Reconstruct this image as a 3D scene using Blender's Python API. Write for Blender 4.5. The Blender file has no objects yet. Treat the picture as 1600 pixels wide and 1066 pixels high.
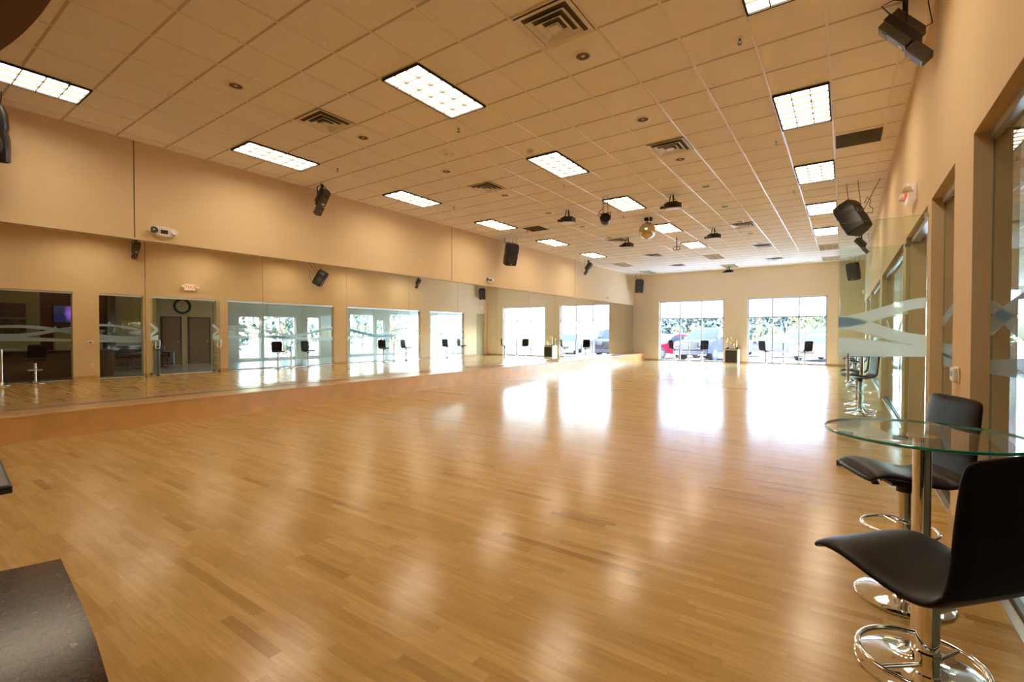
import bpy, bmesh, math, random
from mathutils import Vector, Matrix, Euler
R = math.radians
PI = math.pi
random.seed(7)
C = bpy.context.scene.collection
scn = bpy.context.scene

# ------------------------------------------------------------------ camera
ZC = 1.36            # camera height
ZT = 4.29            # ceiling height
XL, XR = -8.87, 0.63 # mirror plane, right wall face
YB, YN = 23.5, -3.0  # far wall, near wall
cam_d = bpy.data.cameras.new('camera')
cam_d.sensor_width = 36
cam_d.lens = 742 / 1600 * 36
cam_d.clip_start = 0.02
cam_d.clip_end = 500
cam = bpy.data.objects.new('camera', cam_d)
cam.location = (0, 0, ZC)
cam.rotation_euler = (PI / 2 - 0.016, 0, 0.6112)
C.objects.link(cam)
scn.camera = cam

# ------------------------------------------------------------------ world, sun, exposure
w = bpy.data.worlds.new('sky')
scn.world = w
w.use_nodes = True
nt = w.node_tree
nt.nodes.clear()
sky = nt.nodes.new('ShaderNodeTexSky')
sky.sky_type = 'NISHITA'
sky.sun_disc = False
sky.sun_elevation = R(48)
sky.sun_rotation = R(200)
sky.air_density = 1.0
sky.dust_density = 2.5
bg = nt.nodes.new('ShaderNodeBackground')
bg.inputs['Strength'].default_value = 4.4
out = nt.nodes.new('ShaderNodeOutputWorld')
nt.links.new(sky.outputs[0], bg.inputs[0])
nt.links.new(bg.outputs[0], out.inputs[0])

sun_d = bpy.data.lights.new('sun', 'SUN')
sun_d.energy = 1.0
sun_d.angle = R(1.0)
sun_d.color = (1.0, 0.96, 0.9)
sun = bpy.data.objects.new('sun', sun_d)
sun.rotation_euler = (R(42), 0, R(-20))
C.objects.link(sun)

scn.view_settings.view_transform = 'Standard'
scn.view_settings.look = 'None'
scn.view_settings.exposure = 1.63
scn.view_settings.gamma = 1.0
scn.view_settings.use_curve_mapping = False
LIGHT = 6.0                       # troffer diffuser strength
WARM = (1.0, 0.83, 0.60)
cy = scn.cycles
cy.max_bounces = 12
cy.diffuse_bounces = 6
cy.glossy_bounces = 6
cy.transmission_bounces = 8
cy.transparent_max_bounces = 24
cy.sample_clamp_indirect = 6
cy.caustics_reflective = False
cy.caustics_refractive = False

# ------------------------------------------------------------------ material helpers
def mat(name, col, rough=0.5, metal=0.0, bump=0.0, bscale=40, spec=0.5, coat=0.0, emit=None, estr=0, var=0.0, vscale=6):
    m = bpy.data.materials.new(name)
    m.use_nodes = True
    n = m.node_tree.nodes
    l = m.node_tree.links
    p = n['Principled BSDF']
    p.inputs['Base Color'].default_value = (*col, 1)
    p.inputs['Roughness'].default_value = rough
    p.inputs['Metallic'].default_value = metal
    p.inputs['Specular IOR Level'].default_value = spec
    p.inputs['Coat Weight'].default_value = coat
    p.inputs['Coat Roughness'].default_value = 0.08
    if emit:
        p.inputs['Emission Color'].default_value = (*emit, 1)
        p.inputs['Emission Strength'].default_value = estr
    tc = n.new('ShaderNodeTexCoord')
    nz = n.new('ShaderNodeTexNoise')
    nz.inputs['Scale'].default_value = vscale
    nz.inputs['Detail'].default_value = 5
    l.new(tc.outputs['Object'], nz.inputs['Vector'])
    if var > 0:
        mx = n.new('ShaderNodeMixRGB')
        mx.blend_type = 'MULTIPLY'
        mx.inputs[0].default_value = 1
        mx.inputs[1].default_value = (*col, 1)
        mr = n.new('ShaderNodeMapRange')
        mr.inputs['From Min'].default_value = 0.3
        mr.inputs['From Max'].default_value = 0.7
        mr.inputs['To Min'].default_value = 1 - var
        mr.inputs['To Max'].default_value = 1 + var
        l.new(nz.outputs['Fac'], mr.inputs['Value'])
        l.new(mr.outputs[0], mx.inputs[2])
        l.new(mx.outputs[0], p.inputs['Base Color'])
    if bump > 0:
        nb = n.new('ShaderNodeTexNoise')
        nb.inputs['Scale'].default_value = bscale
        nb.inputs['Detail'].default_value = 4
        l.new(tc.outputs['Object'], nb.inputs['Vector'])
        bp = n.new('ShaderNodeBump')
        bp.inputs['Strength'].default_value = bump
        bp.inputs['Distance'].default_value = 0.01
        l.new(nb.outputs['Fac'], bp.inputs['Height'])
        l.new(bp.outputs[0], p.inputs['Normal'])
    return m

def glass_mat(name, tint, ior=1.45, rough=0.0, spec=(1, 1, 1)):
    m = bpy.data.materials.new(name)
    m.use_nodes = True
    n = m.node_tree.nodes
    l = m.node_tree.links
    n.clear()
    o = n.new('ShaderNodeOutputMaterial')
    t = n.new('ShaderNodeBsdfTransparent')
    t.inputs[0].default_value = (*tint, 1)
    g = n.new('ShaderNodeBsdfGlossy')
    g.inputs['Roughness'].default_value = rough
    g.inputs['Color'].default_value = (*spec, 1)
    f = n.new('ShaderNodeFresnel')
    f.inputs[0].default_value = ior
    x = n.new('ShaderNodeMixShader')
    ge = n.new('ShaderNodeNewGeometry')
    iv = n.new('ShaderNodeMath')
    iv.operation = 'SUBTRACT'
    iv.inputs[0].default_value = 1
    l.new(ge.outputs['Backfacing'], iv.inputs[1])
    ml = n.new('ShaderNodeMath')
    ml.operation = 'MULTIPLY'
    l.new(f.outputs[0], ml.inputs[0])
    l.new(iv.outputs[0], ml.inputs[1])
    l.new(ml.outputs[0], x.inputs[0])
    l.new(t.outputs[0], x.inputs[1])
    l.new(g.outputs[0], x.inputs[2])
    l.new(x.outputs[0], o.inputs[0])
    return m

def frost_mat(name, col, clear=0.25, trans=0.5):
    m = bpy.data.materials.new(name)
    m.use_nodes = True
    n = m.node_tree.nodes
    l = m.node_tree.links
    n.clear()
    o = n.new('ShaderNodeOutputMaterial')
    d = n.new('ShaderNodeBsdfDiffuse')
    d.inputs[0].default_value = (*col, 1)
    t = n.new('ShaderNodeBsdfTranslucent')
    t.inputs[0].default_value = (*col, 1)
    a = n.new('ShaderNodeMixShader')
    a.inputs[0].default_value = trans
    l.new(d.outputs[0], a.inputs[1])
    l.new(t.outputs[0], a.inputs[2])
    tr = n.new('ShaderNodeBsdfTransparent')
    b = n.new('ShaderNodeMixShader')
    b.inputs[0].default_value = clear
    l.new(a.outputs[0], b.inputs[1])
    l.new(tr.outputs[0], b.inputs[2])
    l.new(b.outputs[0], o.inputs[0])
    return m

def wood_floor():
    m = bpy.data.materials.new('maple_floor')
    m.use_nodes = True
    n = m.node_tree.nodes
    l = m.node_tree.links
    p = n['Principled BSDF']
    tc = n.new('ShaderNodeTexCoord')
    sep = n.new('ShaderNodeSeparateXYZ')
    l.new(tc.outputs['Object'], sep.inputs[0])

    def M(op, a, b=None, c=None):
        q = n.new('ShaderNodeMath')
        q.operation = op
        for i, v in enumerate((a, b, c)):
            if v is None:
                continue
            if isinstance(v, (int, float)):
                q.inputs[i].default_value = v
            else:
                l.new(v, q.inputs[i])
        return q.outputs[0]
    PW = 0.057
    ry = M('DIVIDE', sep.outputs[1], PW)
    row = M('FLOOR', ry)
    fy = M('FRACT', ry)
    wn = n.new('ShaderNodeTexWhiteNoise')
    wn.noise_dimensions = '1D'
    l.new(row, wn.inputs['W'])
    off = M('MULTIPLY', wn.outputs['Value'], 7.0)
    lx = M('ADD', M('DIVIDE', sep.outputs[0], 0.62), off)
    # uneven lengths: warp along the row
    wob = M('MULTIPLY', M('SINE', M('MULTIPLY', lx, 2.1)), 0.28)
    lx2 = M('ADD', lx, wob)
    pk = M('FLOOR', lx2)
    fx = M('FRACT', lx2)
    cmb = n.new('ShaderNodeCombineXYZ')
    l.new(row, cmb.inputs[0])
    l.new(pk, cmb.inputs[1])
    w2 = n.new('ShaderNodeTexWhiteNoise')
    w2.noise_dimensions = '2D'
    l.new(cmb.outputs[0], w2.inputs['Vector'])
    ramp = n.new('ShaderNodeValToRGB')
    e = ramp.color_ramp.elements
    e[0].position = 0.0
    e[0].color = (0.37, 0.205, 0.060, 1)
    e[1].position = 1.0
    e[1].color = (0.60, 0.385, 0.145, 1)
    a = e.new(0.05)
    a.color = (0.49, 0.295, 0.095, 1)
    b = e.new(0.55)
    b.color = (0.54, 0.335, 0.115, 1)
    l.new(w2.outputs['Value'], ramp.inputs[0])
    # grain
    mp = n.new('ShaderNodeMapping')
    mp.inputs['Scale'].default_value = (2.2, 26, 1)
    vadd = n.new('ShaderNodeVectorMath')
    vadd.operation = 'ADD'
    cv = n.new('ShaderNodeCombineXYZ')
    l.new(M('MULTIPLY', w2.outputs['Value'], 37.0), cv.inputs[0])
    l.new(tc.outputs['Object'], vadd.inputs[0])
    l.new(cv.outputs[0], vadd.inputs[1])
    l.new(vadd.outputs[0], mp.inputs['Vector'])
    g = n.new('ShaderNodeTexNoise')
    g.inputs['Scale'].default_value = 1.6
    g.inputs['Detail'].default_value = 6
    g.inputs['Distortion'].default_value = 0.6
    l.new(mp.outputs[0], g.inputs['Vector'])
    gr = n.new('ShaderNodeMapRange')
    gr.inputs['From Min'].default_value = 0.3
    gr.inputs['From Max'].default_value = 0.72
    gr.inputs['To Min'].default_value = 1.08
    gr.inputs['To Max'].default_value = 0.86
    l.new(g.outputs['Fac'], gr.inputs['Value'])
    # sparse knots and mineral stains
    k = n.new('ShaderNodeTexVoronoi')
    k.inputs['Scale'].default_value = 1.0
    mp2 = n.new('ShaderNodeMapping')
    mp2.inputs['Scale'].default_value = (1.3, 3.4, 1)
    l.new(tc.outputs['Object'], mp2.inputs['Vector'])
    l.new(mp2.outputs[0], k.inputs['Vector'])
    kr = n.new('ShaderNodeMapRange')
    kr.inputs['From Min'].default_value = 0.02
    kr.inputs['From Max'].default_value = 0.11
    kr.inputs['To Min'].default_value = 0.74
    kr.inputs['To Max'].default_value = 1.0
    l.new(k.outputs['Distance'], kr.inputs['Value'])
    tone = M('MULTIPLY', gr.outputs[0], kr.outputs[0])
    # gaps
    gy = M('MINIMUM', fy, M('SUBTRACT', 1.0, fy))
    gx = M('MINIMUM', fx, M('SUBTRACT', 1.0, fx))
    gapy = M('SMOOTH_MIN', M('MULTIPLY', gy, 30.0), 1.0, 0.1)
    gapx = M('SMOOTH_MIN', M('MULTIPLY', gx, 300.0), 1.0, 0.1)
    gap = M('MINIMUM', gapy, gapx)
    gt = n.new('ShaderNodeMapRange')
    gt.inputs['To Min'].default_value = 0.84
    gt.inputs['To Max'].default_value = 1.0
    l.new(gap, gt.inputs['Value'])
    tot = M('MULTIPLY', tone, gt.outputs[0])
    mx = n.new('ShaderNodeMixRGB')
    mx.blend_type = 'MULTIPLY'
    mx.inputs[0].default_value = 1
    l.new(ramp.outputs[0], mx.inputs[1])
    l.new(tot, mx.inputs[2])
    l.new(mx.outputs[0], p.inputs['Base Color'])
    # varnish: streaky along the boards, slightly uneven board to board
    rr = n.new('ShaderNodeMapRange')
    rr.inputs['To Min'].default_value = 0.13
    rr.inputs['To Max'].default_value = 0.24
    l.new(g.outputs['Fac'], rr.inputs['Value'])
    l.new(rr.outputs[0], p.inputs['Roughness'])
    p.inputs['Specular IOR Level'].default_value = 0.36
    h = M('ADD', M('MULTIPLY', gap, 0.25), M('MULTIPLY', w2.outputs['Value'], 0.35))
    h2 = M('ADD', h, M('MULTIPLY', g.outputs['Fac'], 0.25))
    bp = n.new('ShaderNodeBump')
    bp.inputs['Strength'].default_value = 0.16
    bp.inputs['Distance'].default_value = 0.002
    l.new(h2, bp.inputs['Height'])
    l.new(bp.outputs[0], p.inputs['Normal'])
    return m

def ceiling_mat():
    m = mat('ceiling_tile', (0.96, 0.94, 0.93), 0.9, bump=0.25, bscale=90, spec=0.2)
    return m

def art_mat(name, cols, scale=3, seed=0, stretch=(1, 1, 1)):
    m = bpy.data.materials.new(name)
    m.use_nodes = True
    n = m.node_tree.nodes
    l = m.node_tree.links
    p = n['Principled BSDF']
    p.inputs['Roughness'].default_value = 0.6
    tc = n.new('ShaderNodeTexCoord')
    mp = n.new('ShaderNodeMapping')
    mp.inputs['Location'].default_value = (seed, seed * 1.7, seed)
    mp.inputs['Scale'].default_value = stretch
    nz = n.new('ShaderNodeTexNoise')
    nz.inputs['Scale'].default_value = scale
    nz.inputs['Detail'].default_value = 8
    nz.inputs['Roughness'].default_value = 0.7
    rp = n.new('ShaderNodeValToRGB')
    el = rp.color_ramp.elements
    el[0].position = 0.3
    el[0].color = (*cols[0], 1)
    el[1].position = 0.7
    el[1].color = (*cols[-1], 1)
    for i, c in enumerate(cols[1:-1]):
        z = el.new(0.3 + 0.4 * (i + 1) / (len(cols) - 1))
        z.color = (*c, 1)
    l.new(tc.outputs['Object'], mp.inputs[0])
    l.new(mp.outputs[0], nz.inputs['Vector'])
    l.new(nz.outputs['Fac'], rp.inputs[0])
    l.new(rp.outputs[0], p.inputs['Base Color'])
    return m, p, rp, l

M_FLOOR = wood_floor()
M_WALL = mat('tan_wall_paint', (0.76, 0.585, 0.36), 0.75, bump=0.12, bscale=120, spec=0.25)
M_CEIL = ceiling_mat()
M_GRID = mat('grid_white', (0.85, 0.80, 0.72), 0.28, spec=0.6)
M_GRIDX = mat('grid_cross', (0.58, 0.52, 0.45), 0.6)
M_LEDGE = mat('ledge_wood', (0.55, 0.28, 0.085), 0.28, var=0.12, vscale=3, spec=0.5)
M_LEDGETOP = mat('ledge_top', (0.55, 0.32, 0.14), 0.25, var=0.08, vscale=3)
M_BASEB = mat('baseboard_wood', (0.60, 0.36, 0.16), 0.35, var=0.1, vscale=4)
M_SEAM = mat('joint_shadow', (0.20, 0.14, 0.08), 0.9)
M_CHROME = mat('chrome', (0.80, 0.79, 0.77), 0.06, metal=1)
M_ALU = mat('aluminium', (0.72, 0.72, 0.72), 0.3, metal=1)
M_LEATHER = mat('black_leather', (0.010, 0.007, 0.007), 0.40, bump=0.05, bscale=260, spec=0.14)
M_BLACK = mat('black_plastic', (0.014, 0.014, 0.015), 0.42)
M_DARK = mat('dark_metal', (0.035, 0.031, 0.027), 0.45)
M_BODYG = mat('housing_grey', (0.075, 0.062, 0.045), 0.4)
M_WHITE = mat('white_plastic', (0.80, 0.78, 0.72), 0.45)
M_WHITEM = mat('white_metal', (0.85, 0.84, 0.82), 0.4)
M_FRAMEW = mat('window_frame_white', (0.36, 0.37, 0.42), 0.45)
M_RED = mat('exit_red', (0.75, 0.03, 0.02), 0.5, emit=(1, 0.05, 0.02), estr=0.1)
M_EXITF = mat('exit_face', (0.9, 0.85, 0.78), 0.5, emit=(1, 0.85, 0.7), estr=0.06)
M_DIFF = mat('troffer_glow', (0.9, 0.9, 0.9), 0.5, emit=WARM, estr=LIGHT)
M_DIFFL = mat('lobby_troffer_glow', (0.9, 0.9, 0.9), 0.5, emit=WARM, estr=3.2)
M_LOUV = mat('louver_metal', (0.12, 0.10, 0.07), 0.5)
M_OFF = mat('unlit_lens', (0.82, 0.79, 0.68), 0.4)
M_OFFL = mat('unlit_louver', (0.7, 0.67, 0.58), 0.5)
M_GAP = mat('dark_gap', (0.02, 0.015, 0.01), 0.8)
M_RETURN = mat('return_grille', (0.13, 0.11, 0.08), 0.7)
M_GLASS = glass_mat('clear_glass', (0.90, 0.945, 0.92))
M_WGLASS = glass_mat('window_glass', (0.97, 0.98, 0.98))
M_TGLASS = glass_mat('table_glass', (0.97, 0.99, 0.98), 1.45)
M_TEDGE = mat('glass_edge', (0.02, 0.34, 0.25), 0.08, spec=0.8, coat=0.4)
M_GEDGE = mat('pane_edge', (0.10, 0.26, 0.22), 0.15)
M_FROST = frost_mat('frosted_vinyl', (0.80, 0.92, 1.0), 0.08, 0.85)
M_SHADE = frost_mat('transom_film', (0.98, 0.98, 0.98), 0.05, 0.97)
M_MIRROR = mat('mirror_glass', (0.80, 0.80, 0.74), 0.0, metal=1)
M_GRANITE, _p, _r, _l = art_mat('granite', [(0.003, 0.002, 0.001), (0.075, 0.038, 0.018), (0.012, 0.007, 0.004), (0.24, 0.14, 0.08)], 60)
_p.inputs['Roughness'].default_value = 0.2
_p.inputs['Specular IOR Level'].default_value = 0.16
_p.inputs['Roughness'].default_value = 0.16
M_SOFFIT = mat('soffit_brown', (0.13, 0.065, 0.025), 0.7)
M_CHERRY = mat('cherry_wood', (0.055, 0.016, 0.01), 0.3, var=0.25, vscale=5)
M_DOORW = mat('door_wood', (0.17, 0.095, 0.04), 0.45, var=0.15, vscale=4)
M_LOBW = mat('lobby_khaki', (0.46, 0.38, 0.20), 0.8)
M_LOBR = mat('lobby_red', (0.16, 0.035, 0.022), 0.75)
M_LOBP = mat('lobby_pale', (0.62, 0.60, 0.52), 0.8)
M_LOBF = mat('lobby_floor', (0.22, 0.20, 0.15), 0.25, var=0.12, vscale=14)
M_SOFA = mat('sofa_leather', (0.035, 0.012, 0.01), 0.3)
M_PAPER = mat('paper', (0.65, 0.60, 0.5), 0.6)
M_GREY = mat('grey_box', (0.20, 0.20, 0.22), 0.5)
M_ASPH = mat('asphalt', (0.085, 0.085, 0.085), 0.9, var=0.06, vscale=2)
M_KERB = mat('kerb', (0.2, 0.2, 0.2), 0.9)
M_GOLD = mat('trophy_gold', (0.72, 0.52, 0.2), 0.2, metal=0.9)
M_MARBLE = mat('trophy_marble', (0.75, 0.70, 0.62), 0.3, var=0.15, vscale=30)
M_BIRCH = mat('cabinet_birch', (0.72, 0.56, 0.38), 0.45, var=0.08)
M_BARK = mat('bark', (0.12, 0.08, 0.05), 0.9, bump=0.5, bscale=20)
M_TYRE = mat('tyre', (0.02, 0.02, 0.02), 0.8)
M_CARG = mat('car_glass', (0.012, 0.018, 0.026), 0.3, spec=0.06)
M_CARTRIM = mat('car_trim', (0.09, 0.09, 0.095), 0.5, spec=0.2)
M_BUMP = mat('car_bumper', (0.05, 0.05, 0.055), 0.6, spec=0.2)

# ------------------------------------------------------------------ mesh helpers
class MB:
    def __init__(s):
        s.b = bmesh.new()
        s.mi = 0

    def _new(s, verts, mtx, mi=None):
        if mtx is not None:
            bmesh.ops.transform(s.b, matrix=mtx, verts=verts)
        fs = set()
        for v in verts:
            for f in v.link_faces:
                fs.add(f)
        for f in fs:
            f.material_index = s.mi if mi is None else mi
        return s

    def box(s, x0, x1, y0, y1, z0, z1, m=None, mi=None):
        vs = [s.b.verts.new((x, y, z)) for x in (x0, x1) for y in (y0, y1) for z in (z0, z1)]
        for q in ((0, 1, 3, 2), (4, 6, 7, 5), (0, 4, 5, 1), (2, 3, 7, 6), (0, 2, 6, 4), (1, 5, 7, 3)):
            s.b.faces.new([vs[i] for i in q])
        return s._new(vs, m, mi)

    def rbox(s, x0, x1, y0, y1, z0, z1, r=0.01, seg=3, m=None, mi=None):
        vs = [s.b.verts.new((x, y, z)) for x in (x0, x1) for y in (y0, y1) for z in (z0, z1)]
        es = set()
        for q in ((0, 1, 3, 2), (4, 6, 7, 5), (0, 4, 5, 1), (2, 3, 7, 6), (0, 2, 6, 4), (1, 5, 7, 3)):
            f = s.b.faces.new([vs[i] for i in q])
            es.update(f.edges)
        g = bmesh.ops.bevel(s.b, geom=list(es) + vs, offset=r, segments=seg, affect='EDGES', profile=0.5)
        return s._new([v for v in g['verts'] if v.is_valid], m, mi)

    def lathe(s, prof, seg=32, m=None, mi=None, caps=True):
        rings = []
        allv = []
        for r, z in prof:
            if r < 1e-6:
                v = s.b.verts.new((0, 0, z))
                rings.append([v])
                allv.append(v)
            else:
                ring = [s.b.verts.new((r * math.cos(2 * PI * i / seg), r * math.sin(2 * PI * i / seg), z)) for i in range(seg)]
                rings.append(ring)
                allv += ring
        for a, b in zip(rings, rings[1:]):
            for i in range(seg):
                j = (i + 1) % seg
                if len(a) == 1 and len(b) == 1:
                    continue
                if len(a) == 1:
                    s.b.faces.new((a[0], b[i], b[j]))
                elif len(b) == 1:
                    s.b.faces.new((a[i], a[j], b[0]))
                else:
                    s.b.faces.new((a[i], a[j], b[j], b[i]))
        return s._new(allv, m, mi)

    def cyl(s, p0, p1, r, seg=16, r1=None, mi=None):
        p0, p1 = Vector(p0), Vector(p1)
        d = p1 - p0
        q = d.to_track_quat('Z', 'Y').to_matrix().to_4x4()
        r1 = r if r1 is None else r1
        L = d.length
        return s.lathe([(0, 0), (r, 0), (r1, L), (0, L)], seg, Matrix.Translation(p0) @ q, mi)

    def tube(s, pts, r, seg=10, closed=False, mi=None):
        pts = [Vector(p) for p in pts]
        n = len(pts)
        rings = []
        allv = []
        for i, p in enumerate(pts):
            if closed:
                t = pts[(i + 1) % n] - pts[i - 1]
            else:
                t = pts[min(i + 1, n - 1)] - pts[max(i - 1, 0)]
            q = t.to_track_quat('Z', 'Y')
            ring = [s.b.verts.new(p + q @ Vector((r * math.cos(2 * PI * k / seg), r * math.sin(2 * PI * k / seg), 0))) for k in range(seg)]
            rings.append(ring)
            allv += ring
        rng = range(n) if closed else range(n - 1)
        for i in rng:
            a, b = rings[i], rings[(i + 1) % n]
            # match start index to avoid twist
            best = min(range(seg), key=lambda o: sum((a[k].co - b[(k + o) % seg].co).length for k in range(0, seg, 3)))
            for k in range(seg):
                j = (k + 1) % seg
                s.b.faces.new((a[k], a[j], b[(j + best) % seg], b[(k + best) % seg]))
        if not closed:
            s.b.faces.new(rings[0])
            s.b.faces.new(rings[-1])
        return s._new(allv, None, mi)

    def prism(s, poly, z0, z1, m=None, mi=None):
        a = [s.b.verts.new((x, y, z0)) for x, y in poly]
        b = [s.b.verts.new((x, y, z1)) for x, y in poly]
        s.b.faces.new(a[::-1])
        s.b.faces.new(b)
        k = len(poly)
        for i in range(k):
            j = (i + 1) % k
            s.b.faces.new((a[i], a[j], b[j], b[i]))
        return s._new(a + b, m, mi)

    def quad(s, ps, mi=None):
        vs = [s.b.verts.new(p) for p in ps]
        s.b.faces.new(vs)
        return s._new(vs, None, mi)

def obj(name, mb, mats, parent=None, loc=None, rot=None, smooth=False, angle=40, fixn=True):
    b = mb.b
    if fixn:
        bmesh.ops.recalc_face_normals(b, faces=b.faces)
    me = bpy.data.meshes.new(name)
    if smooth:
        for f in b.faces:
            f.smooth = True
        for e in b.edges:
            if len(e.link_faces) == 2 and e.calc_face_angle(0) > R(angle):
                e.smooth = False
    b.to_mesh(me)
    b.free()
    if not isinstance(mats, (list, tuple)):
        mats = [mats]
    for m in mats:
        me.materials.append(m)
    o = bpy.data.objects.new(name, me)
    C.objects.link(o)
    if parent is not None:
        o.parent = parent
    if loc is not None:
        o.location = loc
    if rot is not None:
        o.rotation_euler = rot
    return o

def tag(o, label=None, cat=None, group=None, kind=None):
    if label:
        o['label'] = label
    if cat:
        o['category'] = cat
    if group:
        o['group'] = group
    if kind:
        o['kind'] = kind
    return o

def thing(name, label, cat, loc=(0, 0, 0), rz=0, group=None, kind=None, rot=None):
    o = bpy.data.objects.new(name, None)
    o.empty_display_size = 0.1
    C.objects.link(o)
    o.location = loc
    o.rotation_euler = rot if rot else (0, 0, rz)
    return tag(o, label, cat, group, kind)

def dup(root, loc, rz=None, label=None, group=None, rot=None):
    r = root.copy()
    C.objects.link(r)
    r.location = loc
    if rot is not None:
        r.rotation_euler = rot
    elif rz is not None:
        r.rotation_euler = (0, 0, rz)
    if label:
        r['label'] = label
    if group:
        r['group'] = group
    for ch in list(root.children):
        c = ch.copy()
        C.objects.link(c)
        c.parent = r
        for g in ch.children:
            d = g.copy()
            C.objects.link(d)
            d.parent = c
    return r

def struct(name, mb, m, label=None, parent=None, **k):
    o = obj(name, mb, m, parent, **k)
    o['kind'] = 'structure'
    if label:
        o['label'] = label
    return o

ORD = ['nearest', 'second nearest', 'third nearest', 'fourth nearest', 'fifth nearest', 'sixth nearest', 'seventh nearest',
       'eighth nearest', 'ninth nearest', 'tenth nearest', 'eleventh nearest', 'twelfth nearest', 'thirteenth nearest', 'fourteenth nearest']

# ------------------------------------------------------------------ room shell
b = MB(); b.box(-9.1, 0.74, YN, YB + 0.15, -0.1, 0)
struct('floor', b, M_FLOOR, 'honey maple strip dance floor with glossy varnish')
b = MB(); b.box(0.74, 6.2, YN, YB + 0.15, -0.1, -0.004)
struct('floor_lobby', b, M_LOBF, 'grey brown polished floor beyond the glass wall')
b = MB(); b.box(-9.1, 0.9, YN, YB + 0.2, ZT, ZT + 0.15)
struct('ceiling', b, M_CEIL, 'suspended ceiling of square white tiles')
S = 0.604
X0, Y0 = -0.165, 5.45
def gx(i): return X0 + S * i
def gy(j): return Y0 + S * j
b = MB()
for i in range(-14, 2):
    b.box(gx(i) - 0.012, gx(i) + 0.012, YN, YB, ZT - 0.007, ZT)
b.box(XR - 0.022, XR, YN, YB, ZT - 0.007, ZT)
b.box(-8.85, -8.828, YN, YB, ZT - 0.007, ZT)
struct('trim_1', b, M_GRID, 'long white metal runners of the ceiling grid')
b = MB()
j = -13
while gy(j) < YB:
    b.box(-8.83, XR - 0.02, gy(j) - 0.011, gy(j) + 0.011, ZT - 0.004, ZT)
    j += 1
struct('trim_2', b, M_GRIDX, 'cross runners of the ceiling grid')

# left wall: lower part behind the mirrors, upper part flush with them
b = MB()
b.box(-9.1, -8.93, YN, YB, 0, ZT)
b.box(-8.93, -8.85, YN, YB, 2.80, ZT)
struct('wall_left', b, M_WALL, 'tan painted wall above the long row of mirrors')
b = MB()
for y in (2.64, 9.75, 17.0):
    b.box(-8.851, -8.847, y - 0.007, y + 0.007, 2.80, ZT)
struct('trim_3', b, M_SEAM, 'thin dark vertical control joints in the left wall')
b = MB()
b.box(-8.85, -8.835, YN, YB, 2.79, 2.815)
struct('trim_4', b, M_WALL, 'slim tan edge trim over the mirrors')

# mirror panels
ms = [-0.85 + 1.81 * k for k in range(14)] + [YB - 0.02]
for k in range(14):
    b = MB()
    b.box(-8.89, XL, ms[k] + 0.003, ms[k + 1] - 0.003, 0.36, 2.79)
    o = obj('wall_mirror', b, M_MIRROR)
    lab = 'tall frameless wall mirror, %s panel of the mirrored left wall' % (ORD[k] if k < 13 else 'last and narrowest')
    tag(o, lab, 'mirror', 'mirror panels along the left wall')

# wooden ledge below the mirrors
t = thing('mirror_ledge', 'long low orange brown wooden ledge running below the mirrors', 'ledge', (-8.6, 10, 0))
b = MB(); b.box(-0.25, 0.29, YN - 10, YB - 10, 0.0, 0.325); obj('front_panel', b, M_LEDGE, t)
b = MB(); b.rbox(-0.25, 0.31, YN - 10, YB - 10, 0.326, 0.357, 0.006, 2); obj('top_board', b, M_LEDGETOP, t)
b = MB(); b.box(0.29, 0.308, YN - 10, YB - 10, 0, 0.018); obj('shoe_molding', b, M_LEDGETOP, t)

# back wall with two window openings
WX = [(-7.55, -4.57), (-3.58, -0.60)]
WZ0, WZ1, WZM = 0.03, 2.93, 2.08
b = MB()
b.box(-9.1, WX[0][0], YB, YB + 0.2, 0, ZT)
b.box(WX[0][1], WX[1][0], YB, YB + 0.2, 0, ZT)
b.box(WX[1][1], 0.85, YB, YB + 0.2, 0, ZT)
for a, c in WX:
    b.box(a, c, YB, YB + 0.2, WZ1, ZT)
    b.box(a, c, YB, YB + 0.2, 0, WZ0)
struct('wall_back', b, mat('wall_paint_brightened', (0.88, 0.73, 0.54), 0.75, bump=0.12, bscale=120, spec=0.25), 'tan painted far wall with two tall window bays')  # tan paint lightened to make up for weak light on this backlit wall
for k, (a, c) in enumerate(WX):
    wn = thing('window_%d' % (k + 1), '%s tall white framed six pane window in the far wall' % ('left' if k == 0 else 'right'), None, ((a + c) / 2, YB + 0.1, 0), kind='structure')
    h = (c - a) / 2
    b = MB()
    b.box(-h, -h + 0.05, -0.03, 0.03, WZ0, WZ1); b.box(h - 0.05, h, -0.03, 0.03, WZ0, WZ1)
    b.box(-h, h, -0.03, 0.03, WZ1 - 0.05, WZ1); b.box(-h, h, -0.03, 0.03, WZ0, WZ0 + 0.06)
    b.box(-h, h, -0.03, 0.03, WZM - 0.025, WZM + 0.025)
    for q in (-h / 3, h / 3):
        b.box(q - 0.025, q + 0.025, -0.031, 0.031, WZ0, WZ1)
    obj('window_frame', b, M_FRAMEW, wn)
    for q in range(3):
        x0 = -h + 2 * h / 3 * q + 0.03
        x1 = -h + 2 * h / 3 * (q + 1) - 0.03
        b = MB(); b.box(x0, x1, -0.003, 0.003, WZ0 + 0.05, WZM - 0.02); obj('glass_pane', b, M_WGLASS, wn)
        b = MB(); b.box(x0, x1, -0.003, 0.003, WZM + 0.02, WZ1 - 0.04)
        p = obj('frosted_pane', b, M_SHADE, wn); p['label'] = 'frosted white upper pane'
    pl = bpy.data.lights.new('daylight_portal', 'AREA')
    pl.shape = 'RECTANGLE'; pl.size = c - a; pl.size_y = WZ1
    pl.cycles.is_portal = True
    po = bpy.data.objects.new('daylight_portal', pl)
    po.location = ((a + c) / 2, YB + 0.19, WZ1 / 2)
    po.rotation_euler = (-PI / 2, 0, 0)
    C.objects.link(po)

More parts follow.
